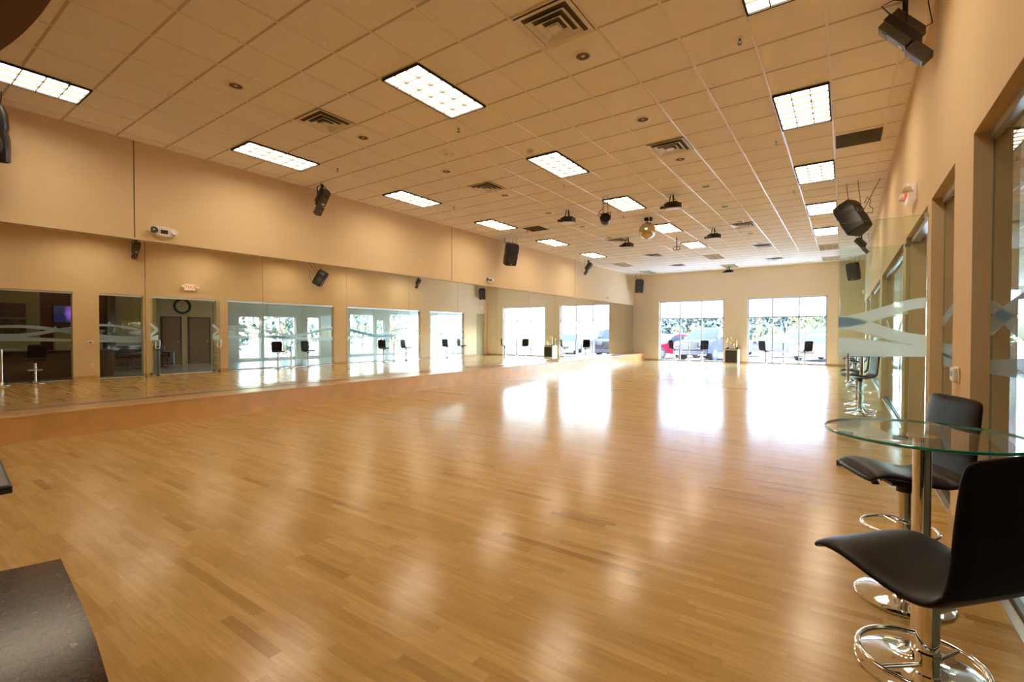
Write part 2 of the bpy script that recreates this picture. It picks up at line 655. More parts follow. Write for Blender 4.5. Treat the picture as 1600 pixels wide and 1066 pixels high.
# near wall
b = MB(); b.box(-9.1, 6.2, YN - 0.15, YN, 0, ZT); struct('wall_near', b, M_WALL)

# right wall with openings
OPEN = [(0.9, 3.98), (4.58, 5.68), (5.92, 7.84), (8.22, 12.6), (13.3, 17.8), (18.5, 21.3), (22.45, 23.25)]
OT = 2.57
b = MB()
ys = [YN] + [v for o_ in OPEN for v in o_] + [YB]
for k in range(0, len(ys), 2):
    b.box(XR, XR + 0.2, ys[k], ys[k + 1], 0, ZT)
for a, c in OPEN:
    b.box(XR, XR + 0.2, a, c, OT, ZT)
struct('wall_right', b, M_WALL, 'tan painted wall with glazed openings along the right side')
b = MB()
for k in range(2, len(ys) - 1, 2):
    b.box(XR - 0.013, XR, ys[k] + 0.002, ys[k + 1] - 0.002, 0, 0.10)
b.box(XR - 0.013, XR, YN, 0.9, 0, 0.10)
struct('baseboard_right', b, M_BASEB)
b = MB()
b.box(-8.29, WX[0][0], YB - 0.013, YB, 0, 0.10); b.box(WX[0][1], WX[1][0], YB - 0.013, YB, 0, 0.10)
b.box(WX[1][1], XR - 0.013, YB - 0.013, YB, 0, 0.10)
struct('baseboard_back', b, M_BASEB)

def band(y0, y1, f, th, n=40, x=0.0):
    """ribbon of frosted film on a pane in the YZ plane, f(y) gives the middle height, th(y) its height"""
    m = MB()
    vs = []
    for i in range(n + 1):
        y = y0 + (y1 - y0) * i / n
        z, h = f(y), th(y) / 2
        vs.append([m.b.verts.new((x, y, z - h)), m.b.verts.new((x, y, z + h))])
    for a, c in zip(vs, vs[1:]):
        m.b.faces.new((a[0], c[0], c[1], a[1]))
    return m

def wave1(y): return 1.45 + 0.16 * math.sin(y * 1.55 + 0.6)
def wave2(y): return 1.38 - 0.17 * math.sin(y * 1.25 + 1.2)
def wave3(y): return 1.18 + 0.05 * math.sin(y * 0.9)
XG = 0.72
PANES = {0: (3, [0.9, 1.95, 3.0, 3.98]), 1: (4, [4.58, 5.68]), 3: (5, [8.22, 9.7, 11.15, 12.6]), 4: (6, [13.3, 14.8, 16.3, 17.8]), 5: (7, [18.5, 19.9, 21.3])}
WL = {0: 'wide frameless glass wall bay beside the near bar table', 1: 'narrow frameless glass bay beside the open glass doors',
      3: 'wide frameless glass bay just past the open glass doors', 4: 'wide frameless glass bay in the middle of the right wall',
      5: 'glass bay nearest the far end of the right wall'}
for k, (num, e) in PANES.items():
    wn = thing('window_%d' % num, WL[k], None, (XG, 0, 0), kind='structure')
    b = MB(); b.box(-0.02, 0.02, e[0], e[-1], OT - 0.055, OT); obj('top_rail', b, M_ALU, wn)
    b = MB(); b.box(-0.02, 0.02, e[0], e[-1], 0, 0.035); obj('bottom_rail', b, M_DARK, wn)
    for a, c in zip(e, e[1:]):
        b = MB(); b.box(-0.005, 0.005, a + 0.002, c - 0.002, 0.03, OT - 0.05)
        for f in b.b.faces:
            n = f.calc_center_median()
            if abs(n.x) < 0.004: f.material_index = 1
        obj('glass_pane', b, [M_GLASS, M_GEDGE], wn)
    for f, th in ((wave1, lambda y: 0.10 + 0.03 * math.sin(y)), (wave2, lambda y: 0.10 + 0.025 * math.cos(y * 1.3)), (wave3, lambda y: 0.12 + 0.04 * math.sin(y * 1.1))):
        obj('frosted_band', band(e[0] + 0.01, e[-1] - 0.01, f, th, x=-0.008), M_FROST, wn)

# double glass doors standing open into the studio
dr = thing('door_1', 'open pair of frameless glass doors with frosted wave bands', None, (XR, 6.88, 0), kind='structure')
b = MB(); b.box(0.05, 0.13, -0.96, 0.96, OT - 0.06, OT); obj('door_header', b, M_ALU, dr)
def make_leaf(y, rz):
    b = MB(); b.box(-0.72, 0.0, -0.006, 0.006, 0.02, 2.47)
    for f in b.b.faces:
        if abs(f.calc_center_median().y) < 0.004: f.material_index = 1
    lf = obj('door_leaf', b, [M_GLASS, M_GEDGE], dr, loc=(0.03, y, 0), rot=(0, 0, rz))
    b = MB(); b.rbox(-0.72, -0.56, -0.02, 0.02, 0.012, 0.07, 0.004, 2); b.rbox(-0.15, 0.0, -0.02, 0.02, 0.012, 0.07, 0.004, 2)
    obj('patch_fitting', b, M_DARK, lf)
    b = MB(); b.rbox(-0.06, 0.0, -0.015, 0.015, 2.44, 2.485, 0.004, 2); obj('top_hinge', b, M_ALU, lf)
    b = MB()
    for s in (-1, 1):
        b.tube([(-0.63, s * 0.008, 0.88), (-0.63, s * 0.05, 0.89), (-0.63, s * 0.055, 0.92), (-0.63, s * 0.055, 1.12), (-0.63, s * 0.05, 1.15), (-0.63, s * 0.008, 1.16)], 0.012, 10)
    obj('pull_handle', b, M_CHROME, lf, smooth=True)
    def ribbon(pts):
        m = MB(); vs = []
        for i in range(25):
            q = i / 24
            x = -0.715 + 0.70 * q
            lo = pts[0][0] + (pts[1][0] - pts[0][0]) * (q * q * (3 - 2 * q) if pts[2] else q)
            hi = pts[0][1] + (pts[1][1] - pts[0][1]) * (q * q * (3 - 2 * q) if pts[2] else q)
            vs.append([m.b.verts.new((x, -0.009, lo)), m.b.verts.new((x, -0.009, hi))])
        for a, c in zip(vs, vs[1:]):
            m.b.faces.new((a[0], c[0], c[1], a[1]))
        return m
    for pts in (((1.42, 1.535), (1.60, 1.70), True), ((1.41, 1.53), (1.24, 1.345), True), ((1.13, 1.31), (1.14, 1.245), True)):
        obj('frosted_band', ribbon(pts), M_FROST, lf)
    return lf
make_leaf(5.86 - 6.88, 0.0)
make_leaf(7.72 - 6.88, 0.10)

# recessed wooden door at the far end
dr = thing('door_2', 'pale recessed door at the far end of the right wall', None, (XR + 0.1, 22.85, 0), kind='structure')
b = MB(); b.box(0.0, 0.045, -0.4, 0.4, 0.005, OT); obj('door_panel', b, M_LOBW, dr)
b = MB(); b.cyl((0, -0.3, 1.0), (-0.06, -0.3, 1.0), 0.012); b.cyl((-0.055, -0.3, 1.0), (-0.055, -0.18, 1.0), 0.01); obj('door_handle', b, M_ALU, dr, smooth=True)

# metal floor threshold strips
b = MB()
for a, c in OPEN[:6]:
    b.box(XR + 0.02, XR + 0.06, a, c, 0, 0.012)
struct('trim_6', b, M_ALU, 'metal threshold strips in the floor under the glazed openings')

# ------------------------------------------------------------------ ceiling lights
def troffer(name, mdiff, label, group, mfr=None, mlv=None):
    t = thing(name, label, 'ceiling light', (0, 0, ZT), group=group)
    b = MB()
    W, L = 0.295, 0.595
    for x0, x1, y0, y1 in ((-W, -W + 0.018, -L, L), (W - 0.018, W, -L, L), (-W, W, -L, -L + 0.018), (-W, W, L - 0.018, L)):
        b.box(x0, x1, y0, y1, -0.030, -0.001)
    obj('frame', b, mfr or M_GAP, t)
    b = MB(); b.box(-W + 0.018, W - 0.018, -L + 0.018, L - 0.018, -0.010, -0.002); obj('diffuser', b, mdiff, t)
    b = MB()
    for i in (1, 2):
        x = -W + 2 * W * i / 3
        b.box(x - 0.006, x + 0.006, -L + 0.018, L - 0.018, -0.034, -0.010)
    for i in range(1, 6):
        y = -L + 2 * L * i / 6
        b.box(-W + 0.018, W - 0.018, y - 0.006, y + 0.006, -0.034, -0.010)
    obj('louver', b, mlv or M_LOUV, t)
    return t
rows = [-7, -2, 3, 8, 13, 18]
first = None
COLN = {-12.5: 'left column beside the mirrors', -6.5: 'middle column', -0.5: 'right column beside the right wall'}
for ci in (-12.5, -6.5, -0.5):
    for n_, jr in enumerate(rows):
        if n_ == 0 and ci == -6.5: pass
        lab = 'bright rectangular louvered ceiling light, %s of the %s' % (ORD[n_], COLN[ci])
        loc = (gx(ci), gy(jr), ZT)
        if first is None:
            first = troffer('ceiling_light', M_DIFF, lab, 'louvered ceiling lights'); first.location = loc
        else:
            dup(first, loc, 0, lab)
off = None
for ci in (-12.5, -6.5, -0.5):
    for yy, wd in ((19.3, 'second row'), (22.35, 'last row')):
        lab = 'unlit ceiling light panel of the %s, %s' % (wd, COLN[ci])
        if off is None:
            off = troffer('unlit_ceiling_light', M_OFF, lab, 'unlit ceiling light panels', M_WHITEM, M_OFFL); off.location = (gx(ci), yy, ZT)
        else:
            dup(off, (gx(ci), yy, ZT), 0, lab)

# can lights
def can(label):
    t = thing('recessed_downlight', label, 'ceiling light', (0, 0, ZT), group='recessed round downlights')
    b = MB(); b.lathe([(0.070, -0.004), (0.074, -0.010), (0.105, -0.009), (0.112, -0.003), (0.112, 0)], 28); obj('trim_ring', b, M_WHITEM, t, smooth=True)
    b = MB(); b.lathe([(0.072, -0.006), (0.05, -0.0035), (0, -0.003)], 24); obj('baffle', b, M_RETURN, t, smooth=True)
    b = MB(); b.lathe([(0, -0.012), (0.012, -0.011), (0.02, -0.004)], 12); obj('bulb', b, M_WHITE, t, smooth=True)
    return t
c0 = None
for x, nm, ks in ((-2.29, 'right hand row', range(1, 9)), (-5.92, 'left hand row', range(0, 9))):
    for n_, k in enumerate(ks):
        y = 2.76 + 1.812 * k
        lab = 'small round recessed downlight, %s of the %s' % (ORD[n_], nm)
        if c0 is None:
            c0 = can(lab); c0.location = (x, y, ZT)
        else:
            dup(c0, (x, y, ZT), 0, lab)
dup(c0, (-4.2, 17.0, ZT), 0, 'small round recessed downlight behind the farthest lit lights of the middle column')

# diffusers (square, nested louvres)
def diffuser(label):
    t = thing('air_diffuser', label, 'air vent', (0, 0, ZT), group='square ceiling air diffusers')
    h = S / 2 - 0.015
    b = MB(); b.box(-h, h, -h, h, -0.004, -0.001); obj('backing', b, M_RETURN, t)
    b = MB()
    for q, (r0, z0, z1) in enumerate(((h, -0.02, -0.006), (h * 0.72, -0.035, -0.008), (h * 0.47, -0.04, -0.01), (h * 0.24, -0.042, -0.012))):
        w_ = 0.045 if q else 0.05
        r1 = r0 - w_
        lo = [(sx * r0, sy * r0, z0) for sx, sy in ((-1, -1), (1, -1), (1, 1), (-1, 1))]
        hi = [(sx * r1, sy * r1, z1) for sx, sy in ((-1, -1), (1, -1), (1, 1), (-1, 1))]
        lv = [b.b.verts.new(p) for p in lo]; hv = [b.b.verts.new(p) for p in hi]
        for i in range(4):
            b.b.faces.new((lv[i], lv[(i + 1) % 4], hv[(i + 1) % 4], hv[i]))
            
        b.box(-r0, r0, -r0, -r0 + 0.006, z0, z0 + 0.004); b.box(-r0, r0, r0 - 0.006, r0, z0, z0 + 0.004)
        b.box(-r0, -r0 + 0.006, -r0, r0, z0, z0 + 0.004); b.box(r0 - 0.006, r0, -r0, r0, z0, z0 + 0.004)
    b.box(-0.05, 0.05, -0.05, 0.05, -0.044, -0.040)
    obj('louver', b, M_WHITEM, t)
    return t
d0 = None
for x, nm, yl in ((gx(-3.5), 'right hand row', (3.96, 7.58, 14.1, 17.85, 21.2)), (gx(-9.5), 'left hand row', (3.93, 7.55, 14.2, 17.65, 20.9))):
    for n_, y in enumerate(yl):
        lab = 'square nested louver air diffuser, %s of the %s' % (ORD[n_], nm)
        if d0 is None:
            d0 = diffuser(lab); d0.location = (x, y, ZT)
        else:
            dup(d0, (x, y, ZT), 0, lab)
b = MB()
b.box(-0.28, 0.28, -0.29, 0.29, -0.006, -0.001)
for i in range(14):
    b.box(-0.27, 0.27, -0.28 + i * 0.042, -0.272 + i * 0.042, -0.012, -0.006)
tag(obj('return_grille', b, M_RETURN, loc=(0.14, 8.86, ZT)), 'dark brown return air grille in the ceiling by the right wall', 'air vent')
b = MB(); b.box(-0.28, 0.28, -0.28, 0.28, -0.006, -0.001)
for i in range(13):
    b.box(-0.27, 0.27, -0.27 + i * 0.042, -0.262 + i * 0.042, -0.012, -0.006)
tag(obj('return_grille', b, M_RETURN, loc=(-7.1, 11.3, ZT)), 'small dark grille in the ceiling near the left hanging loudspeaker', 'air vent')

# sprinklers, detectors
s0 = None
SPR = [(-0.88, 5.19), (-0.88, 8.25), (-0.88, 11.3), (-4.53, 5.14), (-4.53, 8.23), (-4.53, 11.3), (-7.39, 1.6), (-7.39, 5.16), (-7.39, 8.22), (-7.39, 11.3), (-7.39, 14.4)]
cnt = {}
for x, y in SPR:
    cnt[x] = cnt.get(x, 0) + 1
    nm = {-0.88: 'row by the right column of lights', -4.53: 'row by the middle column of lights', -7.39: 'row by the left wall'}[x]
    lab = 'small metal fire sprinkler head, %s of the %s' % (ORD[cnt[x] - 1], nm)
    if s0 is None:
        s0 = thing('sprinkler', lab, 'sprinkler', (x, y, ZT), group='fire sprinkler heads')
        b = MB(); b.lathe([(0.035, 0), (0.034, -0.006), (0.012, -0.010), (0, -0.010)], 20); obj('escutcheon', b, M_WHITEM, s0, smooth=True)
        b = MB(); b.cyl((0, 0, -0.008), (0, 0, -0.03), 0.009); b.tube([(-0.012, 0, -0.028), (-0.016, 0, -0.045), (-0.004, 0, -0.06)], 0.003, 6)
        b.tube([(0.012, 0, -0.028), (0.016, 0, -0.045), (0.004, 0, -0.06)], 0.003, 6); b.lathe([(0, -0.058), (0.02, -0.06), (0.02, -0.063), (0, -0.063)], 12)
        obj('head', b, M_DARK, s0, smooth=True)
    else:
        dup(s0, (x, y, ZT), 0, lab)
t = thing('ceiling_speaker', 'large flat round white ceiling fixture near the middle of the room', 'ceiling speaker', (-5.31, 5.75, ZT))
b = MB(); b.lathe([(0.13, 0), (0.13, -0.01), (0.115, -0.016), (0.09, -0.012), (0, -0.012)], 32); obj('rim', b, M_WHITEM, t, smooth=True)
b = MB(); b.lathe([(0.05, -0.012), (0.045, -0.03), (0.02, -0.036), (0, -0.037)], 24); obj('sensor', b, M_WHITE, t, smooth=True)
t = thing('smoke_detector', 'small round beige smoke detector beside a middle column light', 'smoke detector', (-4.15, 6.43, ZT))
b = MB(); b.lathe([(0.06, 0), (0.06, -0.015), (0.05, -0.03), (0.05, -0.035)], 24); obj('base', b, M_WHITE, t, smooth=True)
b = MB(); b.lathe([(0.045, -0.03), (0.042, -0.05), (0.03, -0.055), (0, -0.056)], 24); obj('cover', b, M_WHITE, t, smooth=True)

# ------------------------------------------------------------------ loudspeakers
def speaker(label, loc, rot, hang=None, group='black loudspeakers hung around the room', sc=1.0):
    """front faces local -Y, origin at cabinet centre"""
    t = thing('loudspeaker', label, 'loudspeaker', loc, group=group, rot=rot)
    H, W, D = 0.33 * sc, 0.20 * sc, 0.17 * sc
    b = MB()
    prof = [(-W, -D), (-W * 0.9, -D * 1.12), (W * 0.9, -D * 1.12), (W, -D), (W * 0.95, 0), (W * 0.62, D), (-W * 0.62, D), (-W * 0.95, 0)]
    lay = [(-H, 0.86), (-H * 0.94, 0.93), (-H * 0.2, 1.0), (0.05 * H, 0.94), (0.12 * H, 0.94), (0.2 * H, 1.0), (H * 0.75, 0.98), (H, 0.82)]
    rings = []
    for z, s in lay:
        rings.append([b.b.verts.new((x * s, y * (s if y > 0 else 1 - (1 - s) * 0.5), z)) for x, y in prof])
    for a, c in zip(rings, rings[1:]):
        for i in range(8):
            b.b.faces.new((a[i], a[(i + 1) % 8], c[(i + 1) % 8], c[i]))
    b.b.faces.new(rings[0]); b.b.faces.new(rings[-1])
    obj('cabinet', b, M_BLACK, t, smooth=True, angle=28)
    m = Matrix.Translation((0, -D * 1.10, -H * 0.36)) @ Matrix.Rotation(PI / 2, 4, 'X')
    b = MB(); b.lathe([(0, 0.0), (W * 0.3, 0.004), (W * 0.68, 0.016), (W * 0.76, 0.012), (W * 0.8, 0.0)], 28, m); obj('woofer_grille', b, M_DARK, t, smooth=True)
    b = MB(); b.rbox(-W * 0.6, W * 0.6, -D * 1.17, -D * 1.05, H * 0.3, H * 0.78, 0.012, 2); obj('horn', b, M_DARK, t)
    b = MB(); b.box(-0.03, 0.03, -D * 1.16, -D * 1.11, -H * 0.88, -H * 0.80); obj('badge', b, M_ALU, t)
    b = MB(); b.rbox(-W * 0.4, W * 0.4, D * 0.9, D * 1.06, -0.02, 0.10, 0.01, 2); obj('handle', b, M_BODYG, t)
    return t
def cables(parent_loc, tops, bots, name, label, extra=None):
    b = MB()
    for a, c in zip(tops, bots):
        b.tube([a, c], 0.006, 6)
    if extra:
        b.tube(extra, 0.007, 6)
    o = obj(name, b, M_DARK)
    return o

def hung(label, loc, rot, tops, bots, extra=None):
    sp = speaker(label, loc, rot)
    bpy.context.view_layer.update()
    inv = sp.matrix_basis.inverted()
    b = MB()
    for a, c in zip(tops, bots):
        b.tube([inv @ Vector(a), inv @ (Vector(loc) + Vector(c))], 0.006, 6)
    if extra:
        b.tube([inv @ Vector(p) for p in extra], 0.007, 6)
    obj('hanging_cable', b, M_DARK, sp)
    return sp
# left wall, middle
L1 = (-8.45, 11.95, 3.80)
hung('black loudspeaker hanging by the left wall above the middle of the mirrors', L1, (R(20), R(0), R(62)),
     [(-8.6, 11.85, ZT), (-8.5, 11.75, ZT), (-8.45, 12.1, ZT), (-8.3, 12.15, ZT)], [(-0.12, -0.1, 0.3), (-0.05, -0.15, 0.3), (0.02, 0.1, 0.3), (0.1, 0.1, 0.3)])
# left wall, near end, cut by the frame edge
hung('black loudspeaker by the left wall cut off by the left edge of the photo', (-8.45, 1.09, 3.78), (R(16), R(0), R(70)),
     [(-8.5, 0.9, ZT), (-8.4, 1.2, ZT)], [(-0.05, -0.05, 0.28), (0.05, 0.1, 0.28)])
# far left corner
hung('black loudspeaker in the far left corner above the mirrors', (-8.38, 22.9, 3.72), (R(14), R(0), R(35)),
     [(-8.5, 22.8, ZT), (-8.3, 23.0, ZT)], [(-0.1, -0.05, 0.28), (0.1, 0.05, 0.28)])
# right wall, far
hung('black loudspeaker in the far right corner beside the right wall', (0.28, 22.6, 3.76), (R(14), R(0), R(-30)),
     [(0.1, 22.5, ZT), (0.3, 22.7, ZT), (0.45, 22.6, ZT)], [(-0.12, -0.05, 0.28), (0.0, 0.05, 0.28), (0.12, 0.05, 0.28)])
# right wall, middle, seen from behind
LR = (0.12, 11.6, 3.66)
hung('large black loudspeaker seen from behind, hanging by three cables near the right wall', LR, (R(30), R(0), R(-128)),
     [(0.0, 11.4, ZT), (0.18, 11.3, ZT), (0.52, 11.35, ZT)], [(-0.08, 0.05, 0.3), (0.12, 0.05, 0.18), (0.15, 0.05, 0.1)],
     [(0.28, 11.35, 3.85), (0.33, 11.3, 3.95), (0.38, 11.3, 3.88), (0.36, 11.3, 3.78), (0.42, 11.3, 3.72), (0.40, 11.3, 3.64), (0.34, 11.3, 3.66), (0.30, 11.3, 3.60), (0.22, 11.3, 3.5)])

# ------------------------------------------------------------------ scanner lights (long box with mirror head)
def scanner(label, loc, sx, group='black scanner effect lights'):
    """sx=+1: lower end towards +x"""
    t = thing('scanner_light', label, 'effect light', loc, group=group)
    d = Vector((0.62 * sx, -0.05, -0.78)).normalized()
    q = d.to_track_quat('Z', 'Y').to_matrix().to_4x4()
    m = Matrix.Translation((-0.14 * sx, 0, -0.16)) @ q
    b = MB(); b.rbox(-0.085, 0.085, -0.11, 0.11, 0, 0.36, 0.012, 2, m); obj('housing', b, M_BODYG, t)
    b = MB(); b.box(-0.087, 0.087, -0.035, 0.035, -0.01, 0.40, m); b.box(-0.05, 0.05, -0.114, 0.114, 0.06, 0.12, m); obj('vent_strip', b, M_BLACK, t)
    b = MB()
    b.rbox(-0.075, 0.075, -0.10, 0.02, 0.38, 0.60, 0.01, 2, m @ Matrix.Translation((0, -0.03, 0))); obj('mirror_hood', b, M_BODYG, t)
    b = MB(); b.box(-0.03, 0.05, -0.12, -0.04, 0.47, 0.478, m @ Matrix.Rotation(R(12), 4, 'X')); obj('scan_mirror', b, M_CHROME, t)
    b = MB(); b.box(-0.04, 0.04, -0.115, -0.1115, 0.28, 0.33, m); obj('rating_label', b, M_PAPER, t)
    b = MB()
    b.box(-0.022, 0.022, -0.02, 0.02, -0.30, 0.0)
    b.tube([(0, 0.12, -0.28), (0, 0.13, -0.10), (0, 0.06, -0.03), (0, -0.06, -0.03), (0, -0.13, -0.10), (0, -0.12, -0.28)], 0.010, 8)
    obj('mounting_yoke', b, M_BLACK, t)
    b = MB()
    b.tube([(-0.12 * sx, -0.1, -0.16), (-0.2 * sx, -0.12, -0.05), (-0.1 * sx, -0.1, 0.0 - 0.01), (0, -0.04, -0.02)], 0.006, 6)
    b.tube([(0.05 * sx, 0.05, -0.35), (0.22 * sx, 0.05, -0.28), (0.18 * sx, 0.0, -0.08), (0.20 * sx, 0.0, -0.0)], 0.006, 6)
    obj('power_cord', b, M_BLACK, t, smooth=True)
    t.scale = (0.85, 0.85, 0.85)
    return t
scanner('dark scanner light hanging high in the upper right corner, nearest the camera', (0.41, 5.45, ZT), 1)
scanner('small scanner light by the right wall beyond the hanging loudspeaker', (0.38, 17.4, ZT), 1)
scanner('scanner light hanging by the left wall above the near mirrors', (-8.45, 5.55, ZT), -1)
scanner('small scanner light by the left wall toward the far end', (-8.4, 17.3, ZT), -1)

# ------------------------------------------------------------------ ceiling effect lights
def effect(label, loc, rz, group='black dance effect lights on the ceiling'):
    t = thing('effect_light', label, 'effect light', loc, rz, group)
    b = MB()
    prof = [(-0.17, 0.02), (-0.15, -0.07), (-0.06, -0.11), (0.08, -0.11), (0.16, -0.07), (0.19, 0.0), (0.16, 0.07), (0.06, 0.10), (-0.10, 0.09)]
    b.prism(prof, -0.30, -0.20)
    b.rbox(-0.11, 0.12, -0.08, 0.07, -0.21, -0.17, 0.012, 2)
    obj('housing', b, M_BLACK, t)
    b = MB(); b.prism([(x * 0.9, y * 0.9) for x, y in prof], -0.315, -0.30); obj('lens', b, M_WHITEM, t)
    b = MB(); b.cyl((-0.17, 0, -0.255), (-0.24, 0, -0.27), 0.032, 14, 0.026); obj('snout', b, M_BLACK, t, smooth=True)
    b = MB(); b.cyl((-0.03, 0, -0.02), (-0.06, 0, -0.20), 0.012); b.cyl((0.02, 0, -0.02), (0.03, 0, -0.20), 0.018); b.cyl((0, 0.03, -0.01), (0.10, 0.04, -0.2), 0.005); obj('bracket', b, M_DARK, t)
    b = MB(); b.rbox(-0.09, 0.06, -0.03, 0.03, -0.022, -0.001, 0.004, 2); obj('mounting_plate', b, M_WHITEM, t)
    return t
e0 = effect('black effect light on the ceiling, nearest of four, right of the par can', (-3.0, 10.15, ZT), 0.2)
dup(e0, (-5.4, 10.0, ZT), 0.6, 'black effect light on the ceiling left of the hanging par can')
dup(e0, (-3.0, 14.0, ZT), 0.1, 'black effect light on the ceiling right of the mirror ball')
dup(e0, (-5.45, 13.9, ZT), 0.5, 'black effect light on the ceiling left of the mirror ball')
dup(e0, (-4.15, 22.3, ZT), 0.3, 'small black effect light hanging before the far wall between the windows')
t = thing('par_can', 'round black par can spotlight hanging from a tall bracket', 'spotlight', (-4.22, 9.5, ZT))
m = Matrix.Translation((0, 0, -0.50)) @ Matrix.Rotation(R(70), 4, 'X') @ Matrix.Rotation(R(25), 4, 'Y')
b = MB(); b.lathe([(0, -0.09), (0.06, -0.085), (0.10, -0.05), (0.108, 0.0), (0.108, 0.10), (0.1, 0.105), (0.095, 0.06), (0, 0.055)], 28, m); obj('can', b, M_BLACK, t, smooth=True)
b = MB(); b.tube([(-0.12, 0, -0.48), (-0.12, 0, -0.36), (0.12, 0, -0.36), (0.12, 0, -0.48)], 0.01, 8); obj('yoke', b, M_DARK, t)
b = MB(); b.cyl((-0.05, 0, -0.02), (-0.05, 0, -0.36), 0.010); b.cyl((0.06, 0, -0.02), (0.06, 0, -0.36), 0.006); b.cyl((-0.05, 0, -0.15), (0.06, 0, -0.15), 0.006); obj('hanger', b, M_DARK, t)
b = MB(); b.tube([(-0.05, 0, -0.25), (-0.13, 0, -0.3), (-0.17, 0, -0.4), (-0.1, 0, -0.42), (-0.04, 0, -0.33)], 0.008, 6); obj('power_cord', b, M_BLACK, t, smooth=True)
b = MB(); b.rbox(-0.08, 0.1, -0.03, 0.03, -0.03, -0.001, 0.005, 2); obj('ceiling_clamp', b, M_WHITEM, t)
t = thing('mirror_ball', 'silver mirror ball hanging from the ceiling among the effect lights', 'mirror ball', (-4.12, 11.85, ZT))
b = MB()
prof = [(0.21 * math.sin(PI * i / 18), -0.33 - 0.21 * math.cos(PI * i / 18)) for i in range(19)]
b.lathe(prof, 36); obj('ball', b, mat('mirror_facets', (0.62, 0.55, 0.42), 0.12, metal=1, bump=0.6, bscale=22), t)
b = MB(); b.rbox(-0.07, 0.03, -0.04, 0.04, -0.08, -0.001, 0.008, 2); b.cyl((0, 0, -0.08), (0, 0, -0.13), 0.01); b.rbox(0.06, 0.12, -0.03, 0.03, -0.10, -0.001, 0.008, 2); obj('motor', b, M_BLACK, t)
t = thing('hanging_clamp', 'thin black rod with an open double ring clamp hanging from the ceiling', 'light bracket', (-4.2, 14.7, ZT))
b = MB(); b.cyl((0, 0, 0), (0, 0, -0.30), 0.014); obj('rod', b, M_DARK, t)
for s in (-1, 1):
    b = MB(); b.tube([(s * 0.05 + 0.055 * math.cos(a), 0, -0.35 + 0.055 * math.sin(a)) for a in [2 * PI * i / 18 for i in range(18)]], 0.009, 8, closed=True); obj('clamp_ring', b, M_DARK, t, smooth=True)

# ------------------------------------------------------------------ wall devices
def text_mesh(s, size, depth=0.002):
    cu = bpy.data.curves.new('letters', 'FONT')
    cu.body = s; cu.size = size; cu.extrude = depth; cu.align_x = 'CENTER'; cu.align_y = 'CENTER'
    tmp = bpy.data.objects.new('letters_tmp', cu)
    C.objects.link(tmp)
    bpy.context.view_layer.update()
    me = bpy.data.meshes.new_from_object(tmp.evaluated_get(bpy.context.evaluated_depsgraph_get()))
    bpy.data.objects.remove(tmp)
    return me
# exit sign on right wall, face looks to -x
t = thing('exit_sign', 'white exit sign with red letters and two lamp heads above the open glass doors', 'exit sign', (XR, 6.98, 2.93))
b = MB(); b.rbox(-0.075, 0, -0.16, 0.16, -0.10, 0.10, 0.01, 2); obj('housing', b, M_EXITF, t)
me = text_mesh('EXIT', 0.15)
me.materials.append(M_RED)
o = bpy.data.objects.new('exit_letters', me); C.objects.link(o); o.parent = t
o.location = (-0.077, 0, 0); o.rotation_euler = (PI / 2, 0, -PI / 2)
for s in (-1, 1):
    b = MB(); b.lathe([(0.0, 0.0), (0.035, 0.01), (0.045, 0.07), (0.038, 0.075), (0, 0.06)], 20, Matrix.Translation((-0.05, s * 0.22, 0.0)) @ Matrix.Rotation(R(-75), 4, 'Y')); b.cyl((-0.04, s * 0.15, 0.0), (-0.05, s * 0.22, 0.0), 0.012)
    obj('lamp_head', b, M_WHITE, t, smooth=True)
def emerg(label, loc):
    t = thing('emergency_light', label, 'emergency light', loc, group='twin head emergency lights')
    b = MB()
    m = Matrix.Scale(1.0, 4) @ Matrix.Rotation(PI / 2, 4, 'Y')
    b.lathe([(0.0, 0.075), (0.10, 0.07), (0.125, 0.045), (0.13, 0.0)], 32, Matrix.Scale(1.45, 4, (0, 1, 0)) @ m)
    bmesh.ops.scale(b.b, vec=(1, 1, 0.72), verts=b.b.verts)
    obj('housing', b, M_WHITE, t, smooth=True)
    b = MB(); b.rbox(0.07, 0.08, -0.05, 0.05, -0.03, 0.03, 0.004, 2); obj('test_panel', b, M_DARK, t)
    for s in (-1, 1):
        b = MB(); b.lathe([(0.0, 0.0), (0.04, 0.005), (0.052, 0.05), (0.045, 0.055), (0.0, 0.035)], 22, Matrix.Translation((0.035, s * 0.135, 0.0)) @ Matrix.Rotation(R(70 ), 4, 'Y')); obj('lamp_head', b, M_DARK if s < 0 else M_WHITEM, t, smooth=True)
    return t
e1 = emerg('oval twin lamp emergency light on the left wall near the first wall joint', (-8.85, 3.0, 2.955))
dup(e1, (-8.85, 11.4, 2.97), 0, 'twin lamp emergency light on the left wall below the hanging loudspeaker')
t = thing('wall_sensor', 'tiny sensor on the left wall just above the far mirrors', 'sensor', (-8.85, 20.1, 2.98))
b = MB(); b.lathe([(0, 0.04), (0.035, 0.035), (0.045, 0)], 18, Matrix.Rotation(PI / 2, 4, 'Y')); obj('dome', b, M_WHITE, t, smooth=True)
b = MB(); b.cyl((0.03, 0.02, 0), (0.07, 0.05, -0.01), 0.02); obj('eye', b, M_DARK, t)
def thermostat(label, y, z, rzz=0):
    t = thing('thermostat', label, 'thermostat', (XR, y, z), group='wall thermostats')
    b = MB(); b.rbox(-0.012, 0, -0.075, 0.075, -0.055, 0.055, 0.008, 3); obj('back_plate', b, M_WHITE, t)
    b = MB(); b.rbox(-0.035, -0.01, -0.065, 0.065, -0.048, 0.048, 0.012, 3); obj('housing', b, M_WHITE, t)
    b = MB(); b.box(-0.0362, -0.0345, -0.035, 0.035, -0.012, 0.028); obj('display', b, M_DARK, t)
    return t
t0 = thermostat('white thermostat on the pier between the first two glass bays', 4.36, 1.08)
